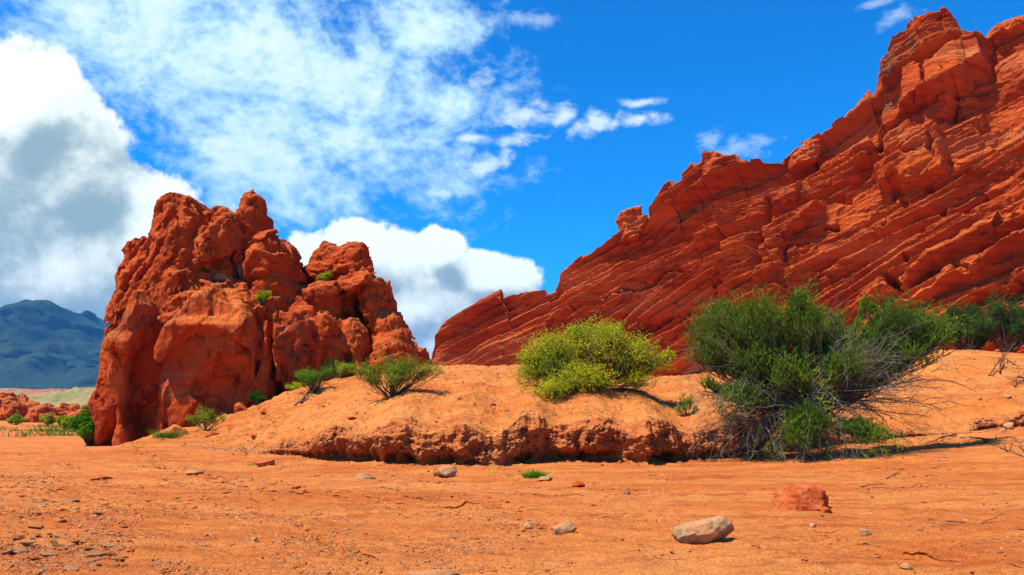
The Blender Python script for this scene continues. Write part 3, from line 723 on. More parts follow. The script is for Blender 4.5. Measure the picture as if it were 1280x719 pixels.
rock_piece('buttress', [
    dict(poly=[(131, 590), (134, 500), (131, 440), (142, 415), (200, 365), (216, 382), (196, 420), (190, 440), (187, 480), (185, 590)], Y=36.4, T=2.3, R=0.5),
    dict(poly=[(127, 437), (128, 418), (150, 393), (172, 366), (202, 350), (222, 358), (212, 386), (192, 440), (160, 442)], Y=36.1, T=2.42, R=0.2, lean=1.1, z0=4.5),
    dict(poly=[(187, 590), (188, 470), (192, 430), (214, 400), (262, 362), (292, 362), (326, 390), (334, 450), (334, 590)], Y=37.1, T=2.6, R=0.6),
    dict(poly=[(200, 590), (202, 480), (196, 450), (200, 430), (236, 400), (246, 440), (232, 500), (226, 590)], Y=36.3, T=2.3, R=0.5),
    dict(poly=[(184, 450), (190, 416), (212, 392), (236, 368), (262, 348), (292, 348), (322, 368), (338, 396), (338, 436), (318, 418), (290, 410), (252, 410), (226, 432), (204, 456)], Y=36.7, T=2.75, R=0.2, lean=1.1, z0=5.2)],
    H, M['rock_smooth'], rf, (0.22, 0.04, 0.02), 400,
    [('ball', 280, 485, 33.4, 2.0, 2.5, 1.75), ('ball', 245, 520, 33.0, 1.0, 1.2, 1.6), ('ball', 300, 440, 33.4, 1.4, 1.2, 0.9), ('ball', 268, 485, 34.7, 0.35, 1.0, 0.8), ('ball', 305, 495, 34.9, 0.4, 1.2, 0.9), ('ball', 155, 500, 32.6, 0.7, 0.35, 2.4),
     ('line', [(222, 362), (205, 395), (186, 432), (184, 470), (180, 520), (172, 570)], 34.5, 0.26, 1.5), ('line', [(240, 360), (228, 385)], 35, 0.1, 0.2), ('line', [(314, 366), (320, 420), (319, 470)], 35, 0.10, 0.35)], k=0.08, fac=0.28, fs=(0.40, 0.40, 0.18), fine=0.014, an=(1.4, 1.4, 0.4),
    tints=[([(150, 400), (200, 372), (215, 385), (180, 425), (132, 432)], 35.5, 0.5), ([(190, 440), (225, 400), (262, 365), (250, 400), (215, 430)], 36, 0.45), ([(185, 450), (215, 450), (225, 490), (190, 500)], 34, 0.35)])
rock_piece('ledge', [
    dict(poly=[(176, 420), (196, 372), (214, 350), (240, 338), (262, 340), (290, 350), (325, 362), (345, 385), (352, 430), (345, 480), (190, 480)], Y=38.0, T=2.9, R=1.3, lean=0.5, z0=6.5)],
    H, M['rock'], rf, (0.28, 0.10, 0.06), 500, [], lump=0.0, fac=0.50, fs=(0.5, 0.5, 0.42), bed=(R(25), 0.7, 0.12))
rock_piece('wall', [
    dict(poly=[(326, 560), (330, 400), (340, 388), (355, 392), (362, 410), (360, 450), (366, 560)], Y=36.7, T=1.5, R=0.4),
    dict(poly=[(352, 560), (350, 400), (370, 378), (395, 392), (400, 420), (392, 470), (372, 482), (372, 560)], Y=37.2, T=1.5, R=0.35, yaw=-0.15),
    dict(poly=[(380, 560), (384, 430), (394, 405), (410, 395), (428, 405), (440, 440), (452, 480), (452, 560)], Y=37.4, T=1.7, R=0.9),
    dict(poly=[(425, 520), (424, 400), (440, 398), (456, 415), (462, 440), (470, 520)], Y=38.2, T=1.4, R=0.9)],
    H, M['rock'], rf, (0.22, 0.07, 0.05), 600, [('line', [(337, 398), (339, 430), (344, 500)], 35.5, 0.13, 0.8), ('ball', 372, 490, 35.6, 0.45, 0.9, 0.4)], lump=0.0, fac=0.44, fs=(0.5, 0.5, 0.22), an=(1.2, 1.2, 0.6),
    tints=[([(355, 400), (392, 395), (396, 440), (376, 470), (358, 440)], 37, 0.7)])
rock_piece('foot', [
    dict(poly=[(436, 520), (440, 470), (452, 455), (480, 460), (520, 470), (528, 520)], Y=39.5, T=1.2, R=0.8),
    dict(poly=[(240, 580), (246, 540), (300, 505), (360, 490), (420, 486), (430, 580)], Y=37.5, T=1.5, R=0.8)],
    H, M['rock'], rf, (0.35, 0.25, 0.12), 650, lump=0.1)
# chunk beyond the saddle
o = rock_piece('boulder', [dict(poly=[(502, 480), (506, 436), (514, 429), (521, 432), (524, 437), (533, 437), (537, 450), (540, 480)], Y=54, T=2.0, R=0.7)], 0.11, M['rock'], None, (0.3, 0.25, 0.1), 700, bed=(R(5), 0.7, 0.2), zmin=2.5)
tag(o, 'small rounded red rock in the gap between the outcrop and the long cliff', 'rock')

# ------------------------------------------------------------------ the long tilted cliff
CBASE = [(530, 74), (700, 67), (910, 57), (1100, 50), (1280, 44), (1700, 34)]
CTOP = [(522, 470), (534, 455), (540, 437), (548, 415), (560, 400), (600, 377), (629, 363), (632, 376), (645, 370), (682, 361), (684, 368), (694, 366), (698, 352), (706, 341), (725, 325), (770, 299), (800, 284), (818, 270), (824, 257), (840, 240), (861, 224), (880, 206), (890, 197), (903, 202), (936, 205), (946, 208), (985, 201), (1000, 190), (1022, 180), (1050, 158), (1078, 134), (1088, 122), (1097, 116), (1103, 96), (1116, 84), (1124, 66), (1140, 58), (1152, 40), (1168, 34), (1192, 37), (1206, 50), (1225, 50), (1245, 37), (1280, 26), (1330, 5), (1420, -20), (1560, -60), (1700, -60)]
CADD = [(522, 1.5), (560, 3), (700, 7), (910, 10), (1160, 13), (1280, 14), (1700, 15)]
def build_cliff():
    nu, nv, nb = 1150, 560, 60
    u = np.concatenate([np.linspace(522, 1290, 1000), np.linspace(1290, 1700, nu - 999)[1:]])
    yb = itp(u, CBASE); yt = yb + itp(u, CADD); tp = itp(u, CTOP)
    sj = np.random.default_rng(8); ks = np.cumsum(sj.uniform(7, 34, 90)) + 640; lv = sj.uniform(-5.5, 4.5, 90)       # broken beds make steps in the skyline
    tp = tp + np.where(u > 700, lv[np.clip(np.searchsorted(ks, u), 0, 89)], 0)
    Bp = np.array([P(a, 470, b) for a, b in zip(u, yb)]); Bp[:, 2] = 0.5
    Tp = np.array([P(a, c, b) for a, c, b in zip(u, tp, yt)])
    v = np.linspace(0, 1, nv)[:, None, None]
    # profile: a gently bulging lower part
    S = Bp[None] * (1 - v) + Tp[None] * v
    prof = np.sin(v[..., 0] * PI) 
    S[..., 1] -= prof * (0.8 + 1.6 * sstep(u, 900, 1250))[None]
    # back side
    b_ = np.linspace(0, 1, nb + 1)[1:, None]
    hb = Tp[:, 2]
    Bk = np.repeat(Tp[None], nb, 0).copy()
    Bk[..., 1] += 16 * b_ * 1.0; Bk[..., 2] = hb[None] * (1 - b_ ** 1.6) + 0.2 * b_ ** 1.6 - 0.4 * np.sin(b_ * PI)
    A = np.concatenate([S, Bk]).reshape(-1, 3)
    Uu = np.tile(u, nv + nb)
    # image-style feature coordinates of the undisturbed face (only used to lay out blocks, hollows and cracks)
    px = 640 + 0 * Uu; 
    yy = A[:, 1]; zz = A[:, 2] - CAMH
    fw = yy * math.cos(TH) + zz * math.sin(TH); up = -yy * math.sin(TH) + zz * math.cos(TH)
    px = 640 + FPX * A[:, 0] / fw; py = 359.5 - FPX * up / fw
    d = Vector((Bp[900] - Bp[0])); d.z = 0; d.normalize(); d = np.array(d)
    nrm = np.array([d[1], -d[0], 0.0]); nrm = nrm if nrm[1] < 0 else -nrm
    al = R(25.5); bdir = d * math.cos(al) + np.array([0, 0, math.sin(al)]); bn = -d * math.sin(al) + np.array([0, 0, math.cos(al)])
    a = A @ bdir; b = A @ bn; c = A @ nrm
    q = A.astype(np.float32)
    abc = np.stack([a, b, c], -1)
    b = b + 0.9 * fbm(abc * [0.05, 0.10, 0.05], 1, 3, 0.5, 5) * 1.6 + 0.12 * fbm(abc * [0.22, 0.3, 0.2], 1, 3, 0.5, 6) + 0.012 * (px - 900) / 40 * 1.2
    abc = np.stack([a, b, c], -1)
    D = np.zeros(len(A))
    # broad relief
    D += 1.3 * fbm(abc * [0.06, 0.16, 0.1], 1, 2, 0.5, 11) + 0.25 * fbm(abc * [0.18, 0.35, 0.2], 1, 3, 0.5, 12, 1)
    wf = abc + 0.35 * np.stack([pn(abc * 0.9, 61), pn(abc * 0.9, 62), pn(abc * 0.9, 63)], -1)
    D += 0.55 * facets(wf * [0.09, 0.26, 0.2], 64) + 0.10 * facets(wf * [0.35, 1.2, 0.5], 65)
    def layers(thk, amp, seed, la, under=0.5):
        x = b / thk + 0.35 * fbm(abc * [la * 0.7, 0.02, 0.05], 1, 2, 0.5, seed + 50) * 2; i = np.floor(x); fr = x - i
        def val(k): return pn(np.stack([a * la + k * 17.3, k * 5.7, 0 * a], -1), seed) * 1.6 + ((np.sin(k * 91.7 + seed) * 4375.3) % 1.0) - 0.5
        v0 = val(i); v1 = val(i + 1)
        s_ = sstep(fr, 0.88, 0.99)
        return amp * (v0 * (1 - s_) + v1 * s_) + amp * under * (fr - 0.5) * (1 - s_)
    left = 1 - sstep(px, 880, 960)
    smooth_ = sstep(px, 900, 960) * sstep(py, 470, 330)
    D += layers(3.3, 1.5, 21, 0.022, 1.0) 
    D += layers(1.25, 0.70, 22, 0.035, 1.1) * (1 - 0.35 * smooth_)
    D += layers(0.50, 0.34, 23, 0.06, 1.0) * np.clip(0.5 + 0.7 * left + 1.4 * fbm(abc * [0.1, 0.2, 0.1], 1, 2, 0.5, 24), 0.08, 1.2)
    D += layers(0.20, 0.13, 25, 0.12, 0.9) * np.clip(0.4 + 0.5 * left + 1.5 * fbm(abc * [0.15, 0.3, 0.1], 1, 2, 0.5, 26), 0.0, 1.1)
    D += 0.14 * fbm(abc * [0.22, 0.9, 0.5], 1, 4, 0.6, 31, 2) + 0.05 * fbm(abc * [1.0, 3.2, 1.5], 1, 4, 0.6, 32, 1)
    D += 0.035 * facets(wf * [1.0, 3.6, 1.4], 66)
    # laid-out features
    wx = px + 9 * fbm(q, 0.35, 4, 0.6, 41) * 2; wy = py + 9 * fbm(q, 0.35, 4, 0.6, 42) * 2
    pan = poly_sd([(912, 470), (911, 372), (909, 290), (930, 262), (962, 240), (1010, 218), (1080, 170), (1095, 190), (1060, 250), (1000, 300), (985, 340), (1010, 470)], wx, wy)
    D += 1.5 * sstep(pan, -1.0, 4.0)
    blk = poly_sd([(1100, 240), (1107, 128), (1118, 70), (1162, 22), (1207, 39), (1238, 58), (1238, 97), (1200, 120), (1185, 150), (1180, 215), (1140, 235)], wx, wy)
    D += 1.5 * sstep(blk, -2, 4)
    slab = poly_sd([(1132, 108), (1230, 58), (1240, 96), (1160, 142), (1128, 156)], wx * 0.5 + px * 0.5, wy * 0.5 + py * 0.5)
    D = np.where(slab > 0, D * (1 - 0.55 * sstep(slab, 0, 6)) + 1.9 * sstep(slab, 0, 6), D) + 0.6 * sstep(slab, -1, 2)
    cap = poly_sd([(1115, 66), (1164, 20), (1180, 30), (1150, 66)], wx, wy); D += 0.7 * sstep(cap, -1, 3)
    for L, wd, dp in (([(1163, 95), (1158, 120), (1150, 145)], 1.6, 1.0), ([(1196, 130), (1176, 160), (1168, 200)], 2.5, 1.0), ([(912, 288), (911, 330), (913, 384)], 2.0, 1.2), ([(1012, 172), (1018, 215), (1010, 240)], 2, 0.7), ([(975, 265), (965, 300), (950, 345)], 3, 0.7),
                      ([(705, 395), (760, 385), (830, 352), (905, 318)], 2.2, 0.9), ([(1080, 230), (1150, 195), (1190, 185)], 2, 0.5), ([(1290, 175), (1220, 205), (1190, 215)], 3, 1.2), ([(1030, 350), (1100, 300), (1180, 262)], 3, 0.7)):
        dd, t_, s_ = line_d(L, wx, wy); D -= dp * np.exp(-(dd / wd) ** 2)
    # a pale band of sloping ledges low at the right
    bandy = 400 - (px - 1060) * 0.56
    for off, am in ((0, 1.1), (34, 1.3), (75, 1.5)):
        ed = wy - (bandy + off) ; D += am * sstep(px, 1010, 1100) * (sstep(ed, -16, -2) * (1 - sstep(ed, 0, 5)) )
    for hx, hy, r1, r2, dp in ((1121, 357, 8, 8, 1.6), (1180, 276, 9, 7, 1.6), (1155, 301, 12, 6, 1.5), (1215, 268, 8, 5, 1.3), (1252, 243, 9, 8, 0.9), (1236, 246, 5, 6, 0.9), (1120, 238, 10, 8, 1.0), (1165, 232, 9, 5, 0.9), (1205, 345, 16, 7, 0.9), (1240, 318, 14, 8, 0.8), (1168, 345, 10, 6, 0.7), (1268, 300, 8, 6, 1.0), (1140, 330, 4, 4, 0.7), (1130, 252, 5, 4, 0.7),
                            (1040, 288, 7, 4, 0.8), (1060, 262, 9, 5, 0.9), (960, 330, 12, 30, 0.7), (872, 300, 9, 3, 0.5), (1275, 372, 22, 20, 1.6)):
        rr = np.sqrt(((wx - hx) / r1) ** 2 + ((wy - hy) / r2) ** 2); D -= dp * (1 - sstep(rr, 0.65, 1.15))
    iv = np.repeat(np.arange(nv + nb), nu)
    vv = iv / (nv - 1)
    env = np.where(iv < nv, 1 - 0.55 * sstep(vv, 0.97, 1.0), 0.45 * (1 - sstep((iv - nv) / nb, 0, 1)))
    env *= 0.35 + 0.4 * sstep(Uu, 522, 620) + 0.25 * sstep(Uu, 680, 860)
    disp = nrm * 0.88 + np.array([0, 0, 0.30])
    V = A + (D * env)[:, None] * disp[None]
    # jagged crest
    cr = np.exp(-((iv - nv) / 26.0) ** 2)
    V[:, 2] += cr * (0.2 + 0.35 * sstep(Uu, 640, 900)) * fbm(np.stack([a * 0.5, 0 * a, 0 * a], -1), 1, 4, 0.6, 55, 1)
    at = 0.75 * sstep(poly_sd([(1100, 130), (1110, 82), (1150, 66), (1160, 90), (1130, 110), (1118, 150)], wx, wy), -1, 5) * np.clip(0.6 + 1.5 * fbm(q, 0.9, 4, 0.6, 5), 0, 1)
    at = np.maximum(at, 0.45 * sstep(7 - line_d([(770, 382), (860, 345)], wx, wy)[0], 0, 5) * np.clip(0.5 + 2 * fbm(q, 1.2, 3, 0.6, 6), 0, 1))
    n = nv + nb
    i, j = np.meshgrid(np.arange(n - 1), np.arange(nu - 1), indexing='ij')
    F = np.stack([i * nu + j, i * nu + j + 1, (i + 1) * nu + j + 1, (i + 1) * nu + j], -1).reshape(-1, 4)
    root = empty('cliff', (20, 55, 0.5))
    tag(root, 'long red sandstone cliff of tilted layers rising to the right edge', 'cliff')
    mk('cliff_face', V - np.array(root.location), F, M['cliff'], root, True, {'tint': at})
    kw = dict(noise=(0.25, 0.25, 0.1), zmin=0)
    def capr(poly, Y, T, seed, name='caprock'):
        z = min(P(a_, b_, Y).z for a_, b_ in poly) - 0.3
        rock_piece(name, [dict(poly=poly, Y=Y, T=T, R=0.3)], 0.1, M['cliff'], root, (0.25, 0.25, 0.1), seed, zmin=z, bed=(al, 0.5, 0.2))
    capr([(772, 300), (775, 285), (770, 268), (784, 262), (797, 259), (799, 268), (808, 270), (806, 276), (792, 300)], 70, 1.5, 801)
    capr([(983, 205), (984, 187), (998, 177), (1018, 174), (1021, 190), (1010, 205)], 62.5, 1.6, 803)
    capr([(872, 222), (880, 205), (893, 193), (900, 197), (899, 225)], 65.5, 1.2, 804)
    return root
build_cliff()

# ------------------------------------------------------------------ far ground: rocks, hills, mountains
def ridge(name, prof, Y, depth, mat, rough, seed, n=500, m=120, zb=-2.0, back=1.0, jag=0.0, lin=1.6):
    """a hill range with its skyline given by a measured profile at distance Y"""
    a = np.array(prof, float); px = np.linspace(a[0, 0], a[-1, 0], n); py = np.interp(px, a[:, 0], a[:, 1])
    T = np.array([P(u, w, Y) for u, w in zip(px, py)])
    v = np.linspace(-1, 1, m)[:, None]
    Yv = Y + v * depth * np.ones(n)[None]; hz = np.maximum(T[:, 2][None] - zb, 0)
    Z = zb + hz * np.clip(1 - np.abs(v), 0, 1) ** (1 / lin)
    X = np.repeat(T[:, 0][None], m, 0) * (1 + 0.0 * v)
    q = np.stack([X, Yv, Z], -1).reshape(-1, 3)
    f = 1.0 / (depth * 0.5)
    nz = fbm(q * f, 2.0, 6, 0.55, seed, 2).reshape(X.shape)
    sh = (1 - np.abs(v)) ** 0.5
    Z = Z + rough * nz * (0.12 + 0.88 * sstep(np.abs(v), 0.0, 0.18)) * hz / (hz.max() + 1e-6) * sh
    Yv = Yv - rough * 1.2 * fbm(q * f, 1.4, 4, 0.5, seed + 3, 2).reshape(X.shape) * sh
    V = np.stack([X, Yv, Z], -1).reshape(-1, 3)
    i, j = np.meshgrid(np.arange(m - 1), np.arange(n - 1), indexing='ij')
    F = np.stack([i * n + j, i * n + j + 1, (i + 1) * n + j + 1, (i + 1) * n + j], -1).reshape(-1, 4)
    return mk(name, V, F, mat)
M['mountain'] = hill_material('mountain', ((0.010, 0.026, 0.018), (0.022, 0.050, 0.020), (0.055, 0.080, 0.022)), 0.004, 25)
M['hill_pale'] = hill_material('pale_hill', ((0.30, 0.22, 0.085), (0.24, 0.17, 0.07), (0.17, 0.18, 0.055)), 0.06, 1.2)
M['hill_brown'] = hill_material('brown_hill', ((0.36, 0.13, 0.06), (0.26, 0.17, 0.08), (0.30, 0.10, 0.04)), 0.04, 1.2)
o = ridge('mountains', [(-1500, 470), (-900, 420), (-500, 405), (-200, 420), (-60, 392), (0, 385), (20, 382), (50, 379), (75, 381), (90, 388), (103, 400), (125, 408), (200, 430), (400, 455), (700, 462), (1500, 470), (2600, 440)], 3000, 900, M['mountain'], 170, 5, 900, 220, -5)
tag(o, kind='structure')
o = ridge('mountains_beyond', [(-400, 470), (60, 420), (84, 394), (94, 390), (110, 391), (126, 398), (180, 430), (420, 470)], 4300, 900, M['mountain'], 70, 15, 400, 120, -5)
tag(o, kind='structure')
o = ridge('pale_hill', [(-260, 505), (-60, 494), (30, 500), (60, 497), (90, 487), (112, 484), (170, 482), (260, 490), (420, 505)], 330, 60, M['hill_pale'], 5, 25, 400, 100, -1)
tag(o, kind='structure')
o = ridge('brown_hill', [(-500, 500), (-200, 488), (-20, 487), (20, 485), (40, 488), (75, 486), (110, 489), (200, 500), (350, 508)], 520, 70, M['hill_brown'], 7, 35, 400, 100, -1)
tag(o, kind='structure')
for nm, poly, Y, lab in (('rock_outcrop', [(-70, 545), (-68, 500), (-30, 494), (0, 492), (14, 498), (26, 505), (38, 504), (46, 512), (48, 545)], 120, 'low jagged dark red outcrop at the left edge below the blue mountain'),
                         ('rock_outcrop', [(30, 545), (34, 512), (44, 508), (56, 509), (66, 518), (80, 520), (98, 517), (118, 512), (150, 508), (152, 545)], 105, 'low red rock ridge behind the round bush under the pale hill')):
    o = rock_piece(nm, [dict(poly=poly, Y=Y, T=5, R=1.5, lean=0.4)], 0.28, M['rock'], None, (1.6, 1.3, 0.4), int(Y), zmin=-1.0, lump=0.6, fine=0.1)
    tag(o, lab, 'rock')

# ------------------------------------------------------------------ loose stones
def stone_mesh(seed, sub=3, flat=0.6, crag=0.25, cl=(14, 0.42, 0.85)):
    import bmesh
    bm = bmesh.new(); bmesh.ops.create_icosphere(bm, subdivisions=sub, radius=1)
    V = np.array([v.co for v in bm.verts]); F = np.array([[v.index for v in f.verts] for f in bm.faces]); bm.free()
    rs = np.random.default_rng(seed)
    for _ in range(cl[0]):                                           # cleave with random planes
        nn = rs.normal(size=3); nn /= np.linalg.norm(nn); dd = rs.uniform(cl[1], cl[2])
        k = V @ nn; V = V - np.maximum(k - dd, 0)[:, None] * nn * 0.85
    V = V * (1 + crag * fbm(V + seed, 1.1, 3, 0.5, seed))[:, None]
    V = V * (1 + 0.10 * fbm(V + seed, 4, 2, 0.6, seed + 1, 1))[:, None]
    V[:, 2] *= flat
    return V, F
def ground_z(x, y):
    """height of whatever sand surface is on top at a spot"""
    z = bed_point(x, y)
    yf = float(itp(x, FOOT))
    if y > yf + 1.2 and -20 < x < 70: z = max(z, float(mound_z(np.array([x]), np.array([y]))[0]))
    return z
_YS = np.arange(6.0, 60.0, 0.08)
def at_(px, py, Y=None, sink=0.0):
    """spot on the sand seen at a pixel"""
    if Y is None:
        pa = P(px, py, 1.0); X = pa.x * _YS; Zr = CAMH + (pa.z - CAMH) * _YS
        zb = bed_height(X[None], _YS[None])[0]; yf = itp(X, FOOT)
        zg = np.where((_YS > yf + 1.2) & (X > -20), np.maximum(zb, mound_z(X, _YS)), zb)
        k = np.nonzero(zg >= Zr)[0]; Y = float(_YS[k[0]]) if len(k) else 38.0
    p = P(px, py, Y); return Vector((p.x, Y, ground_z(p.x, Y) - sink))

def stone(px, py, w, hgt, mat, name, label, cat, seed, rz=0, dep=1.0, tilt=0.0, group=None, sub=4, crag=0.25, z=None, cl=(14, 0.42, 0.85)):
    """px,py = middle of its foot in the photo, w,hgt = its size there in photo pixels"""
    g = G(px, py, 0)
    if z is None: g = at_(px, py)
    else: g = G(px, py, z)
    s = g.y / FPX; V, F = stone_mesh(seed, sub, 1.0, crag, cl)
    V = V / np.abs(V).max(0)
    V = V * [w * s / 2, w * s / 2 * dep, hgt * s * 0.72]
    c, s2 = math.cos(tilt), math.sin(tilt); V = np.stack([V[:, 0] * c - V[:, 2] * s2, V[:, 1], V[:, 0] * s2 + V[:, 2] * c], -1)
    c, s2 = math.cos(rz), math.sin(rz); V = np.stack([V[:, 0] * c - V[:, 1] * s2, V[:, 0] * s2 + V[:, 1] * c, V[:, 2]], -1)
    o = mk(name, V, F, mat); o.location = (g.x, g.y + w * s * 0.3 * dep, g.z + hgt * s * 0.24)
    return tag(o, label, cat, group)

stone(882, 681, 80, 27, M['tan_stone'], 'boulder', 'tan flat-topped boulder lying on the riverbed in front of the red one', 'boulder', 8, dep=0.6, tilt=R(15), rz=R(-8), crag=0.10, cl=(12, 0.55, 0.85), sub=5)
stone(1009, 638, 70, 31, M['red_stone'], 'boulder', 'rounded red boulder on the sand below the big bush', 'boulder', 15, dep=0.75, crag=0.10, cl=(8, 0.68, 0.9), sub=5)
stone(559, 597, 34, 14, M['tan_stone'], 'boulder', 'pale flat rock below the bank with a small dark stone at its left', 'rock', 23, dep=0.9)
stone(544, 596, 8, 13, M['red_stone'], 'stone', 'small dark red stone leaning on the pale flat rock', 'stone', 24)
stone(501, 579, 20, 22, M['red_stone'], 'rock', 'knobbly red brown clod at the foot of the bank', 'rock', 31, crag=0.5)
stone(331, 583, 30, 9, M['red_stone'], 'rock', 'flat reddish slab lying on the sand below the slope', 'rock', 41, dep=0.6)
stone(703, 668, 34, 16, M['tan_stone'], 'rock', 'pale tan wedge of rock half buried in the riverbed', 'rock', 52, dep=0.5, tilt=R(30))
stone(690, 664, 16, 10, M['red_stone'], 'stone', 'brown red stone touching the pale wedge', 'stone', 53)
stone(661, 662, 12, 9, M['pebble_grey'], 'stone', 'grey stone left of the pale wedge', 'stone', 54)
stone(454, 599, 28, 8, M['tan_stone'], 'rock', 'low pale rock on the sand left of the knobbly clod', 'rock', 61)
stone(216, 546, 36, 19, M['orange_stone'], 'boulder', 'smooth orange boulder at the foot of the outcrop', 'boulder', 71, dep=0.8)
stone(298, 515, 24, 12, M['rock'], 'rock', 'angular red rock on the slope beside the sparse shrub', 'rock', 81, tilt=R(-20))
stone(329, 517, 18, 7, M['rock'], 'rock', 'flat brown rock on the slope right of the angular one', 'rock', 82)
stone(541, 720, 66, 7, M['tan_stone'], 'rock', 'flat pale rock cut by the bottom edge of the picture', 'rock', 91, dep=0.5)
stone(1085, 672, 16, 9, M['tan_stone'], 'stone', 'pale stone in a fan of grit right of the tan boulder', 'stone', 93)
stone(1034, 641, 12, 7, M['red_stone'], 'stone', 'small crumbly clod at the right foot of the red boulder', 'stone', 94)
stone(1017, 660, 9, 5, M['pebble_grey'], 'stone', 'small dark grey stone below the red boulder', 'stone', 95)
stone(723, 610, 17, 7, M['red_stone'], 'stone', 'orange brown stone on the sand right of the grass tuft', 'stone', 96)
stone(784, 618, 9, 8, M['tan_stone'], 'stone', 'small square pale stone standing on the bare sand', 'stone', 97)
stone(684, 601, 22, 5, M['tan_stone'], 'stone', 'row of pale rock flush with the sand below the grass tuft', 'stone', 98)
stone(369, 612, 14, 7, M['red_stone'], 'stone', 'brown stone at the edge of the small scarp', 'stone', 99)
stone(316, 678, 10, 6, M['pebble_grey'], 'stone', 'small greenish grey stone alone on bare sand', 'stone', 101)
stone(1134, 712, 16, 8, M['tan_stone'], 'stone', 'pale stone near the bottom right corner', 'stone', 102)
stone(118, 602, 30, 5, M['red_stone'], 'stone', 'thin flat slab on the riverbed in front of the round bush', 'stone', 103)
stone(240, 594, 26, 6, M['tan_stone'], 'stone', 'pale flat stone on the edge of the little scarp', 'stone', 104)
stone(390, 568, 26, 8, M['tan_stone'], 'rock', 'pale flat rock at the left end of the bank foot', 'rock', 105)
for kx, ky, kw_, kh in ((1264, 536, 14, 7), (1255, 541, 10, 5), (1205, 548, 12, 5)):
    stone(kx, ky, kw_, kh, M['pebble_grey'], 'stone', {770: 'low heap-like grey stone at the foot of the bank left of the big bush', 752: 'small grey stone beside the low heap-like one', 1264: 'pale stone in the bank at the right edge', 1255: 'smaller pale stone below the one in the right bank', 1205: 'flat stone by the dead branches at the right'}[kx], 'stone', kx)

for kx, ky, kw_, kh, km, kl in ((508, 477, 12, 5, 'red_stone', 'dark red stone on the crest right of the airy shrub'), (470, 508, 8, 4, 'pebble_grey', 'small stone on the slope below the airy shrub'), (575, 500, 8, 4, 'pebble_red', 'small stone alone on the middle of the sand slope'), (615, 508, 9, 4, 'pebble_grey', 'pale small stone on the slope above the bank edge left of the yellow bush'),
        (440, 525, 12, 5, 'red_stone', 'flat clod on the slope just above the left part of the bank'), (1225, 500, 10, 4, 'pebble_red', 'brown stone on the slope at the right below the dead branches'), (1262, 498, 12, 5, 'tan_stone', 'pale stone on the slope at the right edge'), (262, 548, 22, 7, 'red_stone', 'red clod on the slope right of the bright green tuft'),
        (290, 538, 26, 7, 'red_stone', 'long red clod on the slope below the sparse shrub'), (318, 548, 20, 6, 'red_stone', 'low red clod on the slope left of the bank')):
    stone(kx, ky, kw_, kh, M[km], 'stone', kl, 'stone', kx + ky)
# individual pebbles, sharing a few meshes
pm = []
for k in range(10):
    V, F = stone_mesh(500 + k, 2, 0.5, 0.3)
    for key in ('pebble_grey', 'pebble_red'):
        me_o = mk('stone', V, F, M[key], smooth=False); pm.append(me_o.data); bpy.data.objects.remove(me_o)
GROUPS = [  # photo polygon, count, size range m, label, group
    ([(0, 602), (90, 604), (130, 628), (185, 652), (180, 680), (150, 719), (0, 719)], 150, (0.045, 0.15), 'one of the flat brown and grey stones strewn over the lower left riverbed', 'stones strewn over the lower left riverbed', [(20, 690), (60, 675), (125, 690), (150, 705), (45, 625), (90, 635), (170, 660)]),
    ([(330, 655), (420, 640), (640, 650), (700, 719), (420, 719)], 75, (0.02, 0.06), 'one of the small stones beside the shallow gully at the bottom centre', 'small stones by the gully at the bottom centre', [(450, 690), (530, 700), (380, 665)]),
    ([(200, 585), (640, 590), (1270, 600), (1270, 719), (700, 719), (600, 650), (200, 620)], 70, (0.02, 0.055), 'one of the lone small stones scattered on the open sand of the riverbed', 'lone stones on the open riverbed', None)]
def in_poly(x, y, L):
    return float(poly_sd(L, np.array([x], float), np.array([y], float))[0]) > 0
for L, cnt, (s0, s1), lab, grp, foci in GROUPS:
    k = 0
    while k < cnt:
        if foci and random.random() < 0.75:
            fx, fy = random.choice(foci); x, y = random.gauss(fx, 26), random.gauss(fy, 8)
        else: x, y = random.uniform(min(a[0] for a in L), max(a[0] for a in L)), random.uniform(min(a[1] for a in L), max(a[1] for a in L))
        if not in_poly(x, y, L) or y > 718 or x > 1275 or x < 4: continue
        g = G(x, y); z = bed_point(g.x, g.y); g = G(x, y, z)
        o = bpy.data.objects.new('stone', random.choice(pm)); COL.objects.link(o)
        s = s0 + (s1 - s0) * random.random() ** 1.7; s *= 0.6 * max(1, g.y / 16) 
        o.scale = (s * random.uniform(0.9, 1.7), s * random.uniform(0.8, 1.2), s * random.uniform(0.7, 1.1)); o.rotation_euler = (random.gauss(0, .15), random.gauss(0, .15), random.uniform(-0.6, 0.6))
        o.location = (g.x, g.y, z + s * 0.12); tag(o, lab, 'stone', grp); k += 1

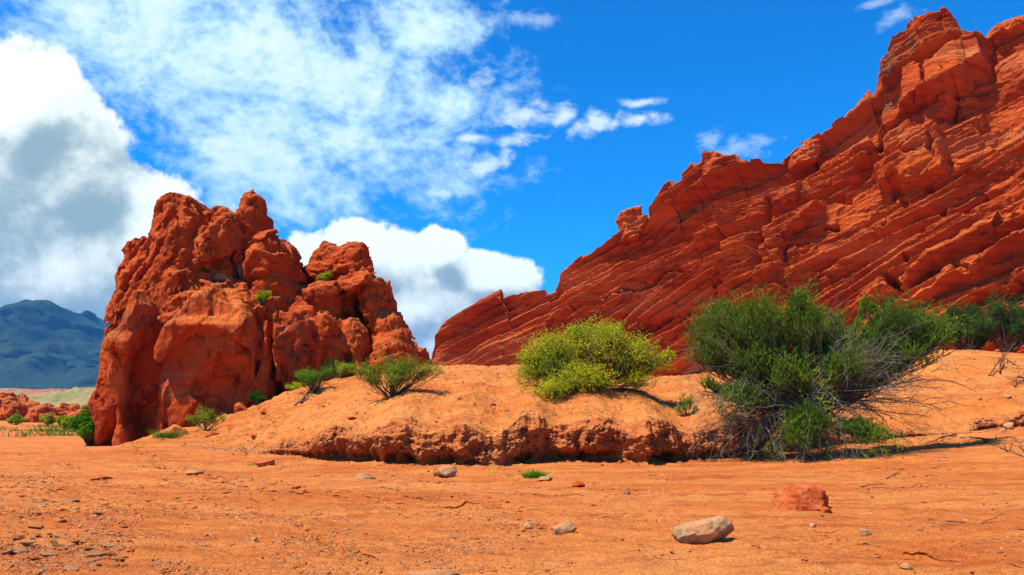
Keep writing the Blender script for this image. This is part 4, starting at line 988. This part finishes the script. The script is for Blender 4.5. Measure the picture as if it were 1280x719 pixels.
def scatter_rocks(name, pts, sizes, mat, seed):
    """very many tiny stones as one object"""
    rs = np.random.default_rng(seed); t = (1 + 5 ** .5) / 2
    ico = np.array([(-1, t, 0), (1, t, 0), (-1, -t, 0), (1, -t, 0), (0, -1, t), (0, 1, t), (0, -1, -t), (0, 1, -t), (t, 0, -1), (t, 0, 1), (-t, 0, -1), (-t, 0, 1)]) / 1.9
    fc = np.array([(0,11,5),(0,5,1),(0,1,7),(0,7,10),(0,10,11),(1,5,9),(5,11,4),(11,10,2),(10,7,6),(7,1,8),(3,9,4),(3,4,2),(3,2,6),(3,6,8),(3,8,9),(4,9,5),(2,4,11),(6,2,10),(8,6,7),(9,8,1)])
    n = len(pts); v = ico[None] * (1 + rs.normal(0, 0.22, (n, 12, 1))) * sizes[:, None, None] * rs.uniform([0.7, 0.7, 0.35], [1.5, 1.0, 0.7], (n, 1, 3))
    a = rs.uniform(0, 6.28, n)[:, None]; x = v[..., 0] * np.cos(a) - v[..., 1] * np.sin(a); y = v[..., 0] * np.sin(a) + v[..., 1] * np.cos(a)
    V = np.stack([x, y, v[..., 2]], -1) + pts[:, None]
    F = fc[None] + (np.arange(n) * 12)[:, None, None]
    return tag(mk(name, V.reshape(-1, 3), F.reshape(-1, 3), mat, smooth=False), kind='stuff')
rs = np.random.default_rng(3)
ux = rs.uniform(-60, 1340, 120000); uy = 560 + 190 * rs.random(120000) ** 0.8
qq = np.stack([ux / 110, uy / 26, 0 * ux], -1); dens = fbm(qq, 1, 4, 0.6, 444)
dens += 0.35 * np.exp(-(((ux - 80) / 130) ** 2 + ((uy - 680) / 50) ** 2)) + 0.30 * np.exp(-(((ux - 500) / 170) ** 2 + ((uy - 680) / 34) ** 2)) - 0.16 * sstep(ux, 620, 800)
keep = (rs.random(120000) < np.clip(dens * 1.6 + 0.06, 0.015, 1)) ; ux, uy = ux[keep][:36000], uy[keep][:36000]
pts = np.array([G(a, b) for a, b in zip(ux, uy)]); pts[:, 2] = bed_height(pts[None, :, 0], pts[None, :, 1])[0]
yf_ = itp(pts[:, 0], FOOT); ok = pts[:, 1] < yf_ - 0.1; pts = pts[ok]
sz = (0.005 + 0.026 * rs.random(len(pts)) ** 4) * np.clip(pts[:, 1] / 11, 0.8, 1.6)
scatter_rocks('gravel', pts, sz, M['gravel'], 9)
kk = rs.random(len(pts)) < 0.45
lp_ = LEDGE_PTS[rs.integers(0, len(LEDGE_PTS), 5000)] + rs.normal(0, 0.22, (5000, 3)) * [1, 1, 0]; lp_[:, 2] = bed_height(lp_[None, :, 0], lp_[None, :, 1])[0]
scatter_rocks('crust_crumbs', lp_, (0.006 + 0.030 * rs.random(5000) ** 3.5) * np.clip(lp_[:, 1] / 12, 0.8, 1.6), M['pebble_red'], 14)
scatter_rocks('clods', pts[kk] + rs.normal(0, 0.05, (int(kk.sum()), 3)) * [1, 1, 0], (0.008 + 0.030 * rs.random(len(pts)) ** 5)[kk] * np.clip(pts[kk, 1] / 11, 0.8, 1.6), M['sand'], 13)
# grit and small clods on the bank slope and sticking out of its face
n = 30000
gx = rs.uniform(-14, 24, n); gy = itp(gx, FOOT) + 0.8 + 12 * rs.random(n) ** 1.2
gz = mound_z(gx, gy)
qd = fbm(np.stack([gx, gy * 1.5, 0 * gx], -1), 0.5, 3, 0.6, 777); kp = rs.random(n) < np.clip(0.35 + 1.8 * qd, 0.03, 1)
scatter_rocks('slope_grit', np.stack([gx, gy, gz], -1)[kp], (0.010 + 0.055 * rs.random(n) ** 4.5)[kp], M['gravel'], 19)
deps = bpy.data.objects['sand_bank'].data
co = np.zeros(len(deps.vertices) * 3, np.float32); deps.vertices.foreach_get('co', co); co = co.reshape(-1, 3)
nxs = 59 + 1200 + 89; rowsel = rs.integers(24, 78, 6000); colsel = rs.integers(200, 1180, 6000)
fp = co[rowsel * nxs + colsel]
scatter_rocks('bank_gravel', fp, 0.012 + 0.045 * rs.random(6000) ** 4, M['gravel'], 29)

n = 5000
dx_ = rs.uniform(-9, 22, n); dy_ = itp(dx_, FOOT) + 0.5 - np.abs(rs.normal(0, 0.55, n)); dz_ = bed_height(dx_[None], dy_[None])[0]
qd = fbm(np.stack([dx_, 0 * dx_, 0 * dx_], -1), 0.8, 3, 0.6, 778); kp = rs.random(n) < np.clip(0.45 + 2.2 * qd, 0.05, 1)
scatter_rocks('bank_debris', np.stack([dx_, dy_, dz_], -1)[kp], (0.012 + 0.085 * rs.random(n) ** 5)[kp], M['bank'], 39)

# ------------------------------------------------------------------ shrubs
def strands(Plist, rads, sides=3):
    """tapered thin branches: Plist (n,k,3) points, rads (n,k)"""
    Pn = np.asarray(Plist, float); n, k, _ = Pn.shape
    T = np.gradient(Pn, axis=1); T /= np.linalg.norm(T, axis=2)[..., None] + 1e-9
    ref = np.where(np.abs(T[..., 2:3]) > 0.9, np.array([1.0, 0, 0]), np.array([0, 0, 1.0]))
    U = np.cross(T, ref); U /= np.linalg.norm(U, axis=2)[..., None] + 1e-9; W = np.cross(T, U)
    an = np.arange(sides) * 2 * PI / sides
    V = Pn[:, :, None] + (U[:, :, None] * np.cos(an)[:, None] + W[:, :, None] * np.sin(an)[:, None]) * rads[:, :, None, None]
    i, j, s_ = np.meshgrid(np.arange(n), np.arange(k - 1), np.arange(sides), indexing='ij')
    b0 = (i * k + j) * sides; s2 = (s_ + 1) % sides
    F = np.stack([b0 + s_, b0 + s2, b0 + sides + s2, b0 + sides + s_], -1).reshape(-1, 4)
    return V.reshape(-1, 3), F
def bez(p0, p1, p2, k=7):
    t = np.linspace(0, 1, k)[None, :, None]
    return (1 - t) ** 2 * p0[:, None] + 2 * t * (1 - t) * p1[:, None] + t ** 2 * p2[:, None]
def wig(C, amp, rs):
    n, k, _ = C.shape; w = np.linspace(0, 1, k)[None, :, None]
    return C + np.cumsum(rs.normal(0, amp, C.shape), 1) * np.minimum(w * 2, 1)
def inball(n, rs, inner=0.0):
    v = rs.normal(size=(n, 3)); v /= np.linalg.norm(v, axis=1)[:, None]; return v * (inner + (1 - inner) * rs.random((n, 1)) ** (1 / 2.2))
def leaves(C, tdir, n_per, L, W, rs, spread=0.5, frac=0.35, updir=0.3):
    """small pointed leaf blades along the outer part of the twigs"""
    n, k, _ = C.shape
    ti = rs.uniform(frac, 1, (n, n_per)) * (k - 1.001); i0 = ti.astype(int); f = (ti - i0)[..., None]
    ar = np.arange(n)[:, None]
    p = C[ar, i0] * (1 - f) + C[ar, i0 + 1] * f
    d = C[ar, i0 + 1] - C[ar, i0]; d /= np.linalg.norm(d, axis=2)[..., None] + 1e-9
    d = d * (1 - spread) + rs.normal(0, spread, d.shape); d[..., 2] += updir; d /= np.linalg.norm(d, axis=2)[..., None] + 1e-9
    s_ = np.cross(d, rs.normal(size=d.shape)); s_ /= np.linalg.norm(s_, axis=2)[..., None] + 1e-9
    l = L * rs.uniform(0.6, 1.3, (n, n_per, 1)); w = W * rs.uniform(0.7, 1.2, (n, n_per, 1))
    p = p.reshape(-1, 3); d = (d * l).reshape(-1, 3); s_ = (s_ * w).reshape(-1, 3)
    V = np.stack([p, p + d * 0.5 + s_ * 0.5, p + d, p + d * 0.5 - s_ * 0.5], 1).reshape(-1, 3)
    F = np.arange(len(V)).reshape(-1, 4)
    return V, F
def merge(parts):
    V = []; F = []; o = 0
    for v, f in parts: V.append(v); F.append(f + o); o += len(v)
    return np.concatenate(V), np.concatenate(F)

def shrub(name, base, lobes, label, cat, seed, leafmat, n2=6, n3=6, lpt=14, L=0.07, W=0.012, r0=0.03, woodmat='bark', arch=0.25, tipup=0.35, twigl=0.35, spread=0.45, branchname='branches', group=None, extra=None, frac=0.3, updir=0.3, sp=2.0):
    """lobes: (x, y, z, rx, ry, rz, stems) relative to base"""
    rs = np.random.default_rng(seed); root = empty(name, base); tag(root, label, cat, group)
    wood = []; C1 = []; Lb = []
    for (x, y, z, rx, ry, rz, ns) in lobes:
        t = np.array([x, y, z]) + inball(ns, rs, 0.1) * [rx, ry, rz] * 0.75
        p0 = rs.normal(0, r0 * sp, (ns, 3)) * [1, 1, 0.1] - [0, 0, 0.08]
        mid = (p0 + t) / 2; mid[:, 2] += arch * np.linalg.norm(t, axis=1) * rs.uniform(-0.2, 1, ns) * 0.6
        C = wig(bez(p0, mid, t, 9), 0.012 * np.linalg.norm([rx, ry, rz]), rs); C1.append(C); Lb += [(x, y, z, rx, ry, rz)] * ns
    C1 = np.concatenate(C1); n1 = len(C1); Lb = np.array(Lb)
    rad = r0 * np.linspace(1, 0.32, 9)[None] * rs.uniform(0.6, 1.1, (n1, 1)); wood.append(strands(C1, rad, 5))
    def sub(Cp, Lp, m, rr0, rr1, reach, k=6):
        n = len(Cp); par = np.repeat(np.arange(n), m); kk = Cp.shape[1]
        ti = rs.uniform(0.30, 1.0, n * m) * (kk - 1.001); i0 = ti.astype(int); f = (ti - i0)[:, None]
        p0 = Cp[par, i0] * (1 - f) + Cp[par, i0 + 1] * f; d = Cp[par, i0 + 1] - Cp[par, i0]; d /= np.linalg.norm(d, axis=1)[:, None] + 1e-9
        Lq = Lp[par]; ctr = Lq[:, :3]; rr = Lq[:, 3:]
        tgt = ctr + inball(n * m, rs, 0.45) * rr
        v = tgt - p0; ln = np.linalg.norm(v, axis=1)[:, None]; v = v / (ln + 1e-9)
        ln = np.minimum(ln, reach * rr.mean(1)[:, None] * rs.uniform(0.6, 1.2, (n * m, 1)))
        v = v * 0.6 + d * 0.4; v[:, 2] += tipup * 0.5; v /= np.linalg.norm(v, axis=1)[:, None] + 1e-9
        p2 = p0 + v * ln; p1 = p0 + (v * 0.5 + d * 0.15) * ln; p2[:, 2] += tipup * 0.25 * ln[:, 0]
        C = wig(bez(p0, p1, p2, k), 0.010 * reach * rr.mean(), rs)
        wood.append(strands(C, np.linspace(rr0, rr1, k)[None] * np.ones((n * m, 1)), 3)); return C, Lq
    C2, L2 = sub(C1, Lb, n2, r0 * 0.33, r0 * 0.14, 0.95)
    C3, L3 = sub(C2, L2, n3, r0 * 0.15, r0 * 0.07, twigl)
    lp = [leaves(C3, None, lpt, L, W, rs, spread, 0.1, updir), leaves(C2, None, max(2, lpt // 2), L, W, rs, spread, 0.5, updir)]
    V, F = merge(wood); mk(branchname, V, F, M[woodmat], root)
    V, F = merge(lp); mk('foliage', V, F, M[leafmat], root, False)
    if extra: extra(root, rs)
    return root

# the big broom-like bush on the edge of the bank
BY = 24.6; BB = P(1015, 520, BY); bz = float(mound_z(np.array([BB.x]), np.array([BY + 0.9]))[0]); BB = Vector((BB.x, BY + 0.2, bz - 0.1))
def rel(px, py, Y): 
    p = P(px, py, Y); return p.x - BB.x, p.y - BB.y, p.z - BB.z
u = BY / FPX
def dead(root, rs):
    parts = []
    def spray(targets, n, rx, rz, droop, r=0.012, m=7, y=(-0.9, 0.6), start=0.35):
        tg = []
        for (px, py) in targets:
            x, _, z = rel(px, py, BY); 
            for _k in range(n): tg.append((x + rs.normal(0, rx), rs.uniform(*y), z + rs.normal(0, rz)))
        t = np.array(tg); N = len(t); p0 = rs.normal(0, 0.34, (N, 3)) * [1.6, 0.8, 0.5] + [0, 0, start]
        mid = (p0 + t) / 2; mid[:, 2] += droop * rs.uniform(0.2, 1.8, N); mid[:, 0] += 0.15 * (t[:, 0] - p0[:, 0])
        C = wig(bez(p0, mid, t, 10), 0.11, rs); parts.append(strands(C, r * np.linspace(1.5, 0.45, 10)[None] * rs.uniform(0.5, 1.2, (N, 1)), 4))
        par = np.repeat(np.arange(N), m); ti = rs.integers(2, 9, N * m); q0 = C[par, ti]; d = C[par, np.minimum(ti + 1, 9)] - C[par, ti]; d /= np.linalg.norm(d, axis=1)[:, None] + 1e-9
        v = d + rs.normal(0, 0.55, d.shape); ln = rs.uniform(0.25, 0.95, (N * m, 1)); q2 = q0 + v * ln; q2[:, 2] -= 0.12 * ln[:, 0]
        C2 = wig(bez(q0, q0 + v * ln * 0.5 + [0, 0, 0.05], q2, 7), 0.05, rs); parts.append(strands(C2, np.linspace(0.0065, 0.003, 7)[None] * np.ones((N * m, 1)), 3))
        par = np.repeat(np.arange(len(C2)), 3); ti = rs.integers(2, 6, len(par)); q0 = C2[par, ti]; v = (C2[par, ti + 1] - C2[par, ti]) * 6 + rs.normal(0, 0.35, q0.shape); v /= np.linalg.norm(v, axis=1)[:, None]
        ln = rs.uniform(0.12, 0.4, (len(par), 1)); C3 = wig(bez(q0, q0 + v * ln * 0.5, q0 + v * ln + [0, 0, -0.03], 5), 0.012, rs); parts.append(strands(C3, np.full((len(par), 5), 0.0024), 3))
    spray([(905, 520), (920, 560), (940, 580), (965, 575), (990, 590), (1015, 594), (1040, 585), (1060, 560), (1000, 560), (950, 540), (895, 545), (880, 520), (975, 600), (1030, 604)], 9, 0.35, 0.22, 0.75, y=(-1.7, -0.3))
    spray([(885, 470), (875, 500), (900, 450), (870, 440)], 8, 0.25, 0.25, 0.5, y=(-1.0, 0.8))
    spray([(1060, 440), (1085, 455), (1070, 480), (1050, 415), (1100, 450), (1040, 450), (1095, 475)], 13, 0.45, 0.30, 0.3, y=(-1.4, 0.2))
    spray([(1185, 485), (1160, 510), (1135, 530), (1150, 545), (1195, 500), (1115, 500)], 3, 0.30, 0.14, 0.15, r=0.014, y=(-0.9, 0.7), start=0.7)
    V, F = merge(parts); mk('dead_twigs', V, F, M['twig'], root)
    # green sprigs low in front
    parts = []
    for px, py, n_ in ((950, 575, 10), (960, 560, 8), (1075, 570, 14), (1100, 555, 12), (1085, 582, 10), (990, 470, 10), (1015, 480, 8), (940, 545, 6), (1000, 505, 8)):
        x, _, z = rel(px, py, BY); yy = rs.uniform(-1.6, -0.9) if py > 500 else -1.1
        p0 = np.array([[x, yy, z]]) + rs.normal(0, 0.14, (n_, 3)); t = p0 + rs.normal(0, 0.28, (n_, 3)) + [0.1, -0.1, 0.12]
        C = wig(bez(p0, (p0 + t) / 2 + [0, 0, 0.05], t, 6), 0.015, rs); parts.append(leaves(C, None, 38, 0.07, 0.012, rs, 0.5, 0.0, 0.2))
    V, F = merge(parts); mk('low_sprigs', V, F, M['leaf_mid'], root, False)
shrub('bush', BB, [
    (*rel(905, 425, BY), 52 * u, 1.3, 36 * u, 17), (*rel(878, 450, BY), 30 * u, 0.9, 30 * u, 7), (*rel(930, 465, BY - 0.4), 50 * u, 0.8, 26 * u, 9), (*rel(960, 420, BY), 42 * u, 1.4, 40 * u, 14), (*rel(1003, 408, BY), 34 * u, 1.2, 38 * u, 14), (*rel(1000, 385, BY), 12 * u, 0.4, 20 * u, 4),
    (*rel(925, 515, BY - 0.9), 50 * u, 0.6, 34 * u, 4), (*rel(1005, 550, BY - 1.2), 50 * u, 0.6, 36 * u, 5), (*rel(1085, 555, BY - 1.2), 46 * u, 0.6, 18 * u, 4), (*rel(1060, 470, BY - 0.9), 40 * u, 0.6, 26 * u, 5), (*rel(880, 490, BY - 0.3), 26 * u, 0.6, 20 * u, 5),
    (*rel(1045, 425, BY + 0.8), 40 * u, 1.0, 28 * u, 6), (*rel(1110, 425, BY), 42 * u, 1.4, 42 * u, 14), (*rel(1160, 430, BY), 52 * u, 1.1, 34 * u, 16), (*rel(1085, 388, BY), 12 * u, 0.4, 18 * u, 3), (*rel(985, 480, BY - 0.7), 44 * u, 0.6, 30 * u, 7), (*rel(1130, 462, BY - 0.3), 50 * u, 0.8, 18 * u, 8), (*rel(1185, 432, BY + 0.4), 26 * u, 0.8, 24 * u, 6)],
    'big dark green broom-like bush with bare grey twigs hanging over the bank', 'bush', 42, 'leaf_dark', n2=9, n3=11, lpt=15, L=0.10, W=0.017, r0=0.035, tipup=0.6, twigl=0.6, spread=0.30, extra=dead, updir=0.8, arch=0.05, sp=7.0)

# the yellow-green bush
YB = at_(742, 502, 28.3); YY = YB.y; uy_ = YY / FPX
def rel2(px, py, y=0.0):
    p = P(px, py, YY); return p.x - YB.x, y, p.z - YB.z
shrub('bush', YB, [
    (*rel2(695, 455), 50 * uy_, 1.4, 30 * uy_, 18), (*rel2(745, 450), 50 * uy_, 1.5, 32 * uy_, 20), (*rel2(795, 456), 46 * uy_, 1.3, 26 * uy_, 16), (*rel2(664, 474), 30 * uy_, 1.1, 24 * uy_, 9), (*rel2(690, 495, -0.9), 36 * uy_, 0.8, 14 * uy_, 9), (*rel2(725, 484, -0.8), 56 * uy_, 0.9, 20 * uy_, 14),
    (*rel2(658, 450), 14 * uy_, 0.6, 10 * uy_, 4), (*rel2(722, 424), 20 * uy_, 0.7, 14 * uy_, 5), (*rel2(768, 424), 26 * uy_, 0.9, 14 * uy_, 6), (*rel2(826, 462), 24 * uy_, 0.8, 16 * uy_, 6), (*rel2(834, 448), 12 * uy_, 0.5, 9 * uy_, 3), (*rel2(800, 482, -0.4), 32 * uy_, 0.8, 14 * uy_, 6)],
    'wide bright yellow-green bush on the crest of the sand bank', 'bush', 77, 'leaf_yellow', n2=8, n3=8, lpt=8, L=0.065, W=0.024, r0=0.022, tipup=0.35, twigl=0.7, spread=0.5, sp=5.0)

def small(px, py, w, h, label, seed, mat='leaf_mid', Y=None, cat='shrub', name='shrub', lean=0.0, dens=1.0, z=None, lw=0.022, leaf=0.05, wood='bark', group=None, hole=0.25):
    b = at_(px, py, Y) if z is None else Vector((P(px, py, Y).x, Y, P(px, py, Y).z))
    k = b.y / FPX; W_, H_ = w * k / 2, h * k
    n_ = max(2, int(5 * dens)); jr = random.Random(seed)
    lobes = [(lean * W_ + dx * W_ * 0.55, dy * W_ * 0.4, H_ * zz, W_ * 0.5, W_ * 0.5, H_ * rr, n_) for dx, dy, zz, rr in ((-1.1 + jr.uniform(-.2, .2), 0, jr.uniform(.3, .65), 0.26), (-0.4, 0.3, jr.uniform(.5, .75), 0.34), (0.35, -0.3, jr.uniform(.5, .75), 0.34), (1.1 + jr.uniform(-.2, .2), 0.1, jr.uniform(.3, .65), 0.26), (jr.uniform(-.6, .6), -0.6, 0.35, 0.28))]
    return shrub(name, b, lobes, label, cat, seed, mat, n2=6, n3=6, lpt=int(5 * dens) + 3, L=leaf, W=lw, r0=0.008 + 0.010 * H_, tipup=0.4, twigl=0.55, spread=0.55, woodmat=wood, group=group)
small(490, 497, 108, 54, 'airy green shrub with a bare stem on the left slope of the sand bank', 201, dens=1.7, lean=0.12, lw=0.017)
small(392, 492, 58, 32, 'small feathery bright green tree on a hummock of the slope', 202, 'leaf_fresh', lean=-0.05, dens=1.1, lw=0.018)
small(425, 489, 50, 24, 'thin pale green shrub between the feathery tree and the airy shrub', 203, Y=36, dens=1.0)
small(256, 533, 54, 32, 'sparse thin shrub in front of the hollow of the outcrop', 204, Y=31.6, dens=0.6, leaf=0.045)
small(321, 501, 24, 20, 'small dark green shrub at the foot of the outcrop wall', 205, 'leaf_deep', Y=34.2, dens=1.2)
small(372, 492, 30, 14, 'low pale plant left of the feathery tree', 206, 'leaf_yellow', Y=35.3, dens=0.6)
small(113, 556, 50, 44, 'round dense dark green bush on the riverbed left of the outcrop', 207, 'leaf_fresh', Y=36.5, dens=4.5, name='bush', cat='bush', leaf=0.07, lw=0.045)
small(858, 508, 34, 28, 'thin plant standing between the yellow bush and the big bush', 209, 'leaf_mid', Y=27.5, dens=0.4, lw=0.018)
# plants on the outcrop
for px, py, w, h, Y, mt, lab, dn in ((247, 351, 24, 14, 36.6, 'leaf_mid', 'green tuft on the high ledge below the left peak', 1.2), (272, 357, 34, 14, 36.4, None, 'dry grey shrub on the high ledge beside a green tuft', 1.0), (303, 352, 16, 32, 37.2, None, 'dark dry shrub in the cleft beside the pinnacle', 1.3), (328, 380, 18, 20, 36.4, 'leaf_mid', 'small green shrub at the foot of the pinnacle', 1.2), (405, 355, 22, 16, 38.6, 'leaf_mid', 'green shrub in the saddle of the right tower', 1.2), (448, 420, 12, 8, 37.6, 'leaf_mid', 'tiny plant in the dark cleft of the right tower', 0.8)):
    small(px, py, w, h, lab, 300 + px, mt or 'twig', Y=Y, dens=dn, z=1, name='shrub', lw=0.02 if mt else 0.004, leaf=0.06)
# row of shrubs before the cliff at the right
for i, (px, py, w, h, Y, mt, lab) in enumerate((
        (1262, 448, 90, 78, 40, 'leaf_deep', 'dense green shrub at the right edge before the cliff'), (1212, 448, 76, 72, 41, 'leaf_deep', 'tall dark green shrub between the big bush and the right edge'),
        (1150, 445, 60, 56, 42, 'leaf_mid', 'hazy green shrub behind the right part of the big bush'), (1330, 450, 100, 85, 40, 'leaf_deep', 'dense green shrub just past the right edge'),
        (1050, 420, 60, 50, 44, 'leaf_mid', 'green shrub showing above the middle of the big bush'), (950, 425, 60, 40, 44, 'leaf_mid', 'green shrub showing above the left part of the big bush'), (1095, 425, 44, 55, 44, 'leaf_mid', 'upright shrub showing above the right part of the big bush'))):
    b = P(px, py, Y); small(px, py + 6, w, h, lab, 400 + i, mt, Y=Y, dens=2.0, name='shrub', leaf=0.09, lw=0.03)
# grass tufts
def grass(px, py, w, h, label, seed, n, Y=None, mat='leaf_fresh'):
    rs = np.random.default_rng(seed); b = at_(px, py, Y) if Y else None
    if b is None:
        g = G(px, py, 0); g = G(px, py, ground_z(g.x, g.y)); b = g
    k = b.y / FPX; r = np.sqrt(rs.random(n)); a = rs.random(n) * 6.28
    p0 = np.stack([r * np.cos(a) * w * k / 2, r * np.sin(a) * w * k / 2.6, 0 * r - 0.02], -1)
    hh = h * k * rs.uniform(0.5, 1.1, (n, 1)) * (1 - 0.5 * r[:, None] ** 2); o_ = rs.normal(0, 0.35, (n, 3)) + p0 / (w * k) * 1.2; o_[:, 2] = 1
    C = bez(p0, p0 + o_ * hh * 0.5 + [0, 0, 0.02], p0 + o_ * hh + o_ * [1, 1, 0] * hh * 0.5, 4)
    V, F = strands(C, np.array([0.007, 0.006, 0.004, 0.001])[None] * np.ones((n, 1)), 3)
    root = mk('grass_tuft', V, F, M[mat]); root.location = b
    tag(root, label, 'grass')
grass(209, 557, 34, 12, 'low bright green tuft in front of the orange boulder', 1, 420, 30.8)
grass(668, 597, 25, 12, 'bright green tuft on the riverbed in front of the bank', 2, 300)
grass(638, 596, 10, 6, 'tiny thin tuft left of the bright green one', 3, 30, mat='leaf_mid')
grass(315, 582, 8, 6, 'tiny tuft at the left end of the flat reddish slab', 4, 30)
grass(615, 591, 12, 7, 'faint tuft between the pale flat rock and the bright tuft', 5, 26, mat='leaf_yellow')
# green strip at the far left edge of the riverbed
rs = np.random.default_rng(66)
def far_green():
    n = 9000; px = rs.uniform(-260, 118, n); yy = rs.uniform(48, 78, n); X = np.array([P(a, 540, b).x for a, b in zip(px, yy)])
    d = fbm(np.stack([X, yy * 1.6, 0 * X], -1), 0.22, 3, 0.6, 9); k = d > 0.10
    X, yy = X[k], yy[k]; m = len(X); z = bed_height(X[None], yy[None])[0]
    p0 = np.stack([X, yy, z], -1); t = p0 + rs.normal(0, 0.12, (m, 3)) * [1, 1, 0] + np.stack([0 * X, 0 * X, rs.uniform(0.1, 0.38, m)], -1)
    V, F = strands(bez(p0, (p0 + t) / 2, t, 3), np.array([0.03, 0.022, 0.004])[None] * np.ones((m, 1)), 3)
    tag(mk('grass', V, F, M['leaf_dark']), kind='stuff')
far_green()
for i, (px, py, w, h, Y) in enumerate(((82, 536, 26, 16, 62), (60, 530, 20, 12, 80), (20, 528, 22, 10, 85), (-40, 532, 30, 16, 70), (98, 530, 16, 16, 66))):
    small(px, py, w, h, ['low shrub just left of the round bush', 'small far shrub below the low red ridge', 'low far shrub at the far left of the plain', 'shrub just past the left edge of the plain', 'shrub half hidden behind the round bush'][i], 500 + i, 'leaf_mid', Y=Y, dens=1.6, leaf=0.16, lw=0.08)

# dead wood on the sand
def deadwood(name, paths, label, r, seed, cat='dead branch', twigs=6, mat='drift'):
    rs = np.random.default_rng(seed); parts = []
    b = None
    for L in paths:
        pts = []
        for px, py, up in L:
            p = at_(px, py)
            pts.append((p.x, p.y, p.z + up))
        pts = np.array(pts); b = pts[0] if b is None else b
        t = np.linspace(0, len(pts) - 1, 14); C = np.stack([np.interp(t, np.arange(len(pts)), pts[:, k]) for k in range(3)], -1)[None]
        C = wig(C, 0.015, rs); parts.append(strands(C - b, r * np.linspace(1, 0.35, 14)[None], 6))
        i0 = rs.integers(2, 13, twigs); q0 = C[0, i0]; v = rs.normal(0, 0.4, (twigs, 3)) + [0, -0.1, 0.25]
        C2 = wig(bez(q0, q0 + v * 0.4, q0 + v * 0.8 - [0, 0, 0.1], 6), 0.02, rs); parts.append(strands(C2 - b, r * 0.35 * np.linspace(1, 0.4, 6)[None] * np.ones((twigs, 1)), 4))
    V, F = merge(parts); o = mk(name, V, F, M[mat]); o.location = b; tag(o, label, cat)
deadwood('dead_branch', [[(1212, 549, 0.05), (1240, 556, 0.12), (1262, 555, 0.18), (1272, 558, 0.22), (1284, 570, 0.03)], [(1230, 552, 0.05), (1255, 563, 0.05), (1275, 572, 0.02)], [(1195, 545, 0.05), (1180, 552, 0.10), (1160, 556, 0.02)]], 'gnarled dead branch lying below the bank at the right edge', 0.035, 1)
deadwood('dead_branch', [[(1236, 472, 0.02), (1250, 462, 0.30), (1262, 458, 0.25), (1282, 466, 0.05)], [(1250, 470, 0.1), (1254, 450, 0.5)], [(1282, 474, 0.02), (1268, 478, 0.25), (1264, 488, 0.0)]], 'tangle of dead branches on the sand slope at the right edge', 0.035, 2, twigs=14)
deadwood('stick', [[(1183, 654, 0.02), (1215, 655, 0.03), (1246, 654, 0.04)]], 'thin dark stick lying on the riverbed at the right', 0.012, 3, 'stick', 2)
deadwood('stick', [[(1075, 610, 0.02), (1100, 611, 0.04), (1122, 613, 0.01)]], 'thin stick on the sand below the right side of the big bush', 0.014, 4, 'stick', 3)
deadwood('stick', [[(1108, 600, 0.02), (1125, 592, 0.05), (1142, 588, 0.02)]], 'dark twig lying right of the big bush shadow', 0.012, 5, 'stick', 4)
deadwood('root', [[(368, 508, 0.0), (380, 500, 0.12), (392, 493, 0.15)], [(375, 506, 0.0), (386, 496, 0.08)]], 'dark exposed root under the feathery tree on the slope', 0.04, 6, 'root', 5, 'bark')
deadwood('dead_branch', [[(1166, 466, 0.02), (1180, 462, 0.2), (1196, 466, 0.02)], [(1150, 480, 0.0), (1175, 474, 0.15)]], 'small dead branch on the slope right of the big bush', 0.02, 8, twigs=8)

# ------------------------------------------------------------------ the air
def haze():
    x0, x1, y0, y1, z0, z1 = -9000, 9000, -600, 9000, -20, 560
    V = [(x, y, z) for z in (z0, z1) for y in (y0, y1) for x in (x0, x1)]
    F = [(0, 2, 3, 1), (4, 5, 7, 6), (0, 1, 5, 4), (2, 6, 7, 3), (0, 4, 6, 2), (1, 3, 7, 5)]
    m = bpy.data.materials.new('haze'); m.use_nodes = True; m.node_tree.nodes.clear(); n = NT(m.node_tree)
    v = n.node('ShaderNodeVolumePrincipled'); v.inputs['Color'].default_value = (0.09, 0.38, 0.85, 1); v.inputs['Density'].default_value = 0.00011
    v.inputs['Anisotropy'].default_value = 0.0
    o_ = n.node('ShaderNodeOutputMaterial'); n.l.new(v.outputs[0], o_.inputs['Volume'])
    tag(mk('haze', V, np.array(F), m, smooth=False), kind='stuff')
haze()
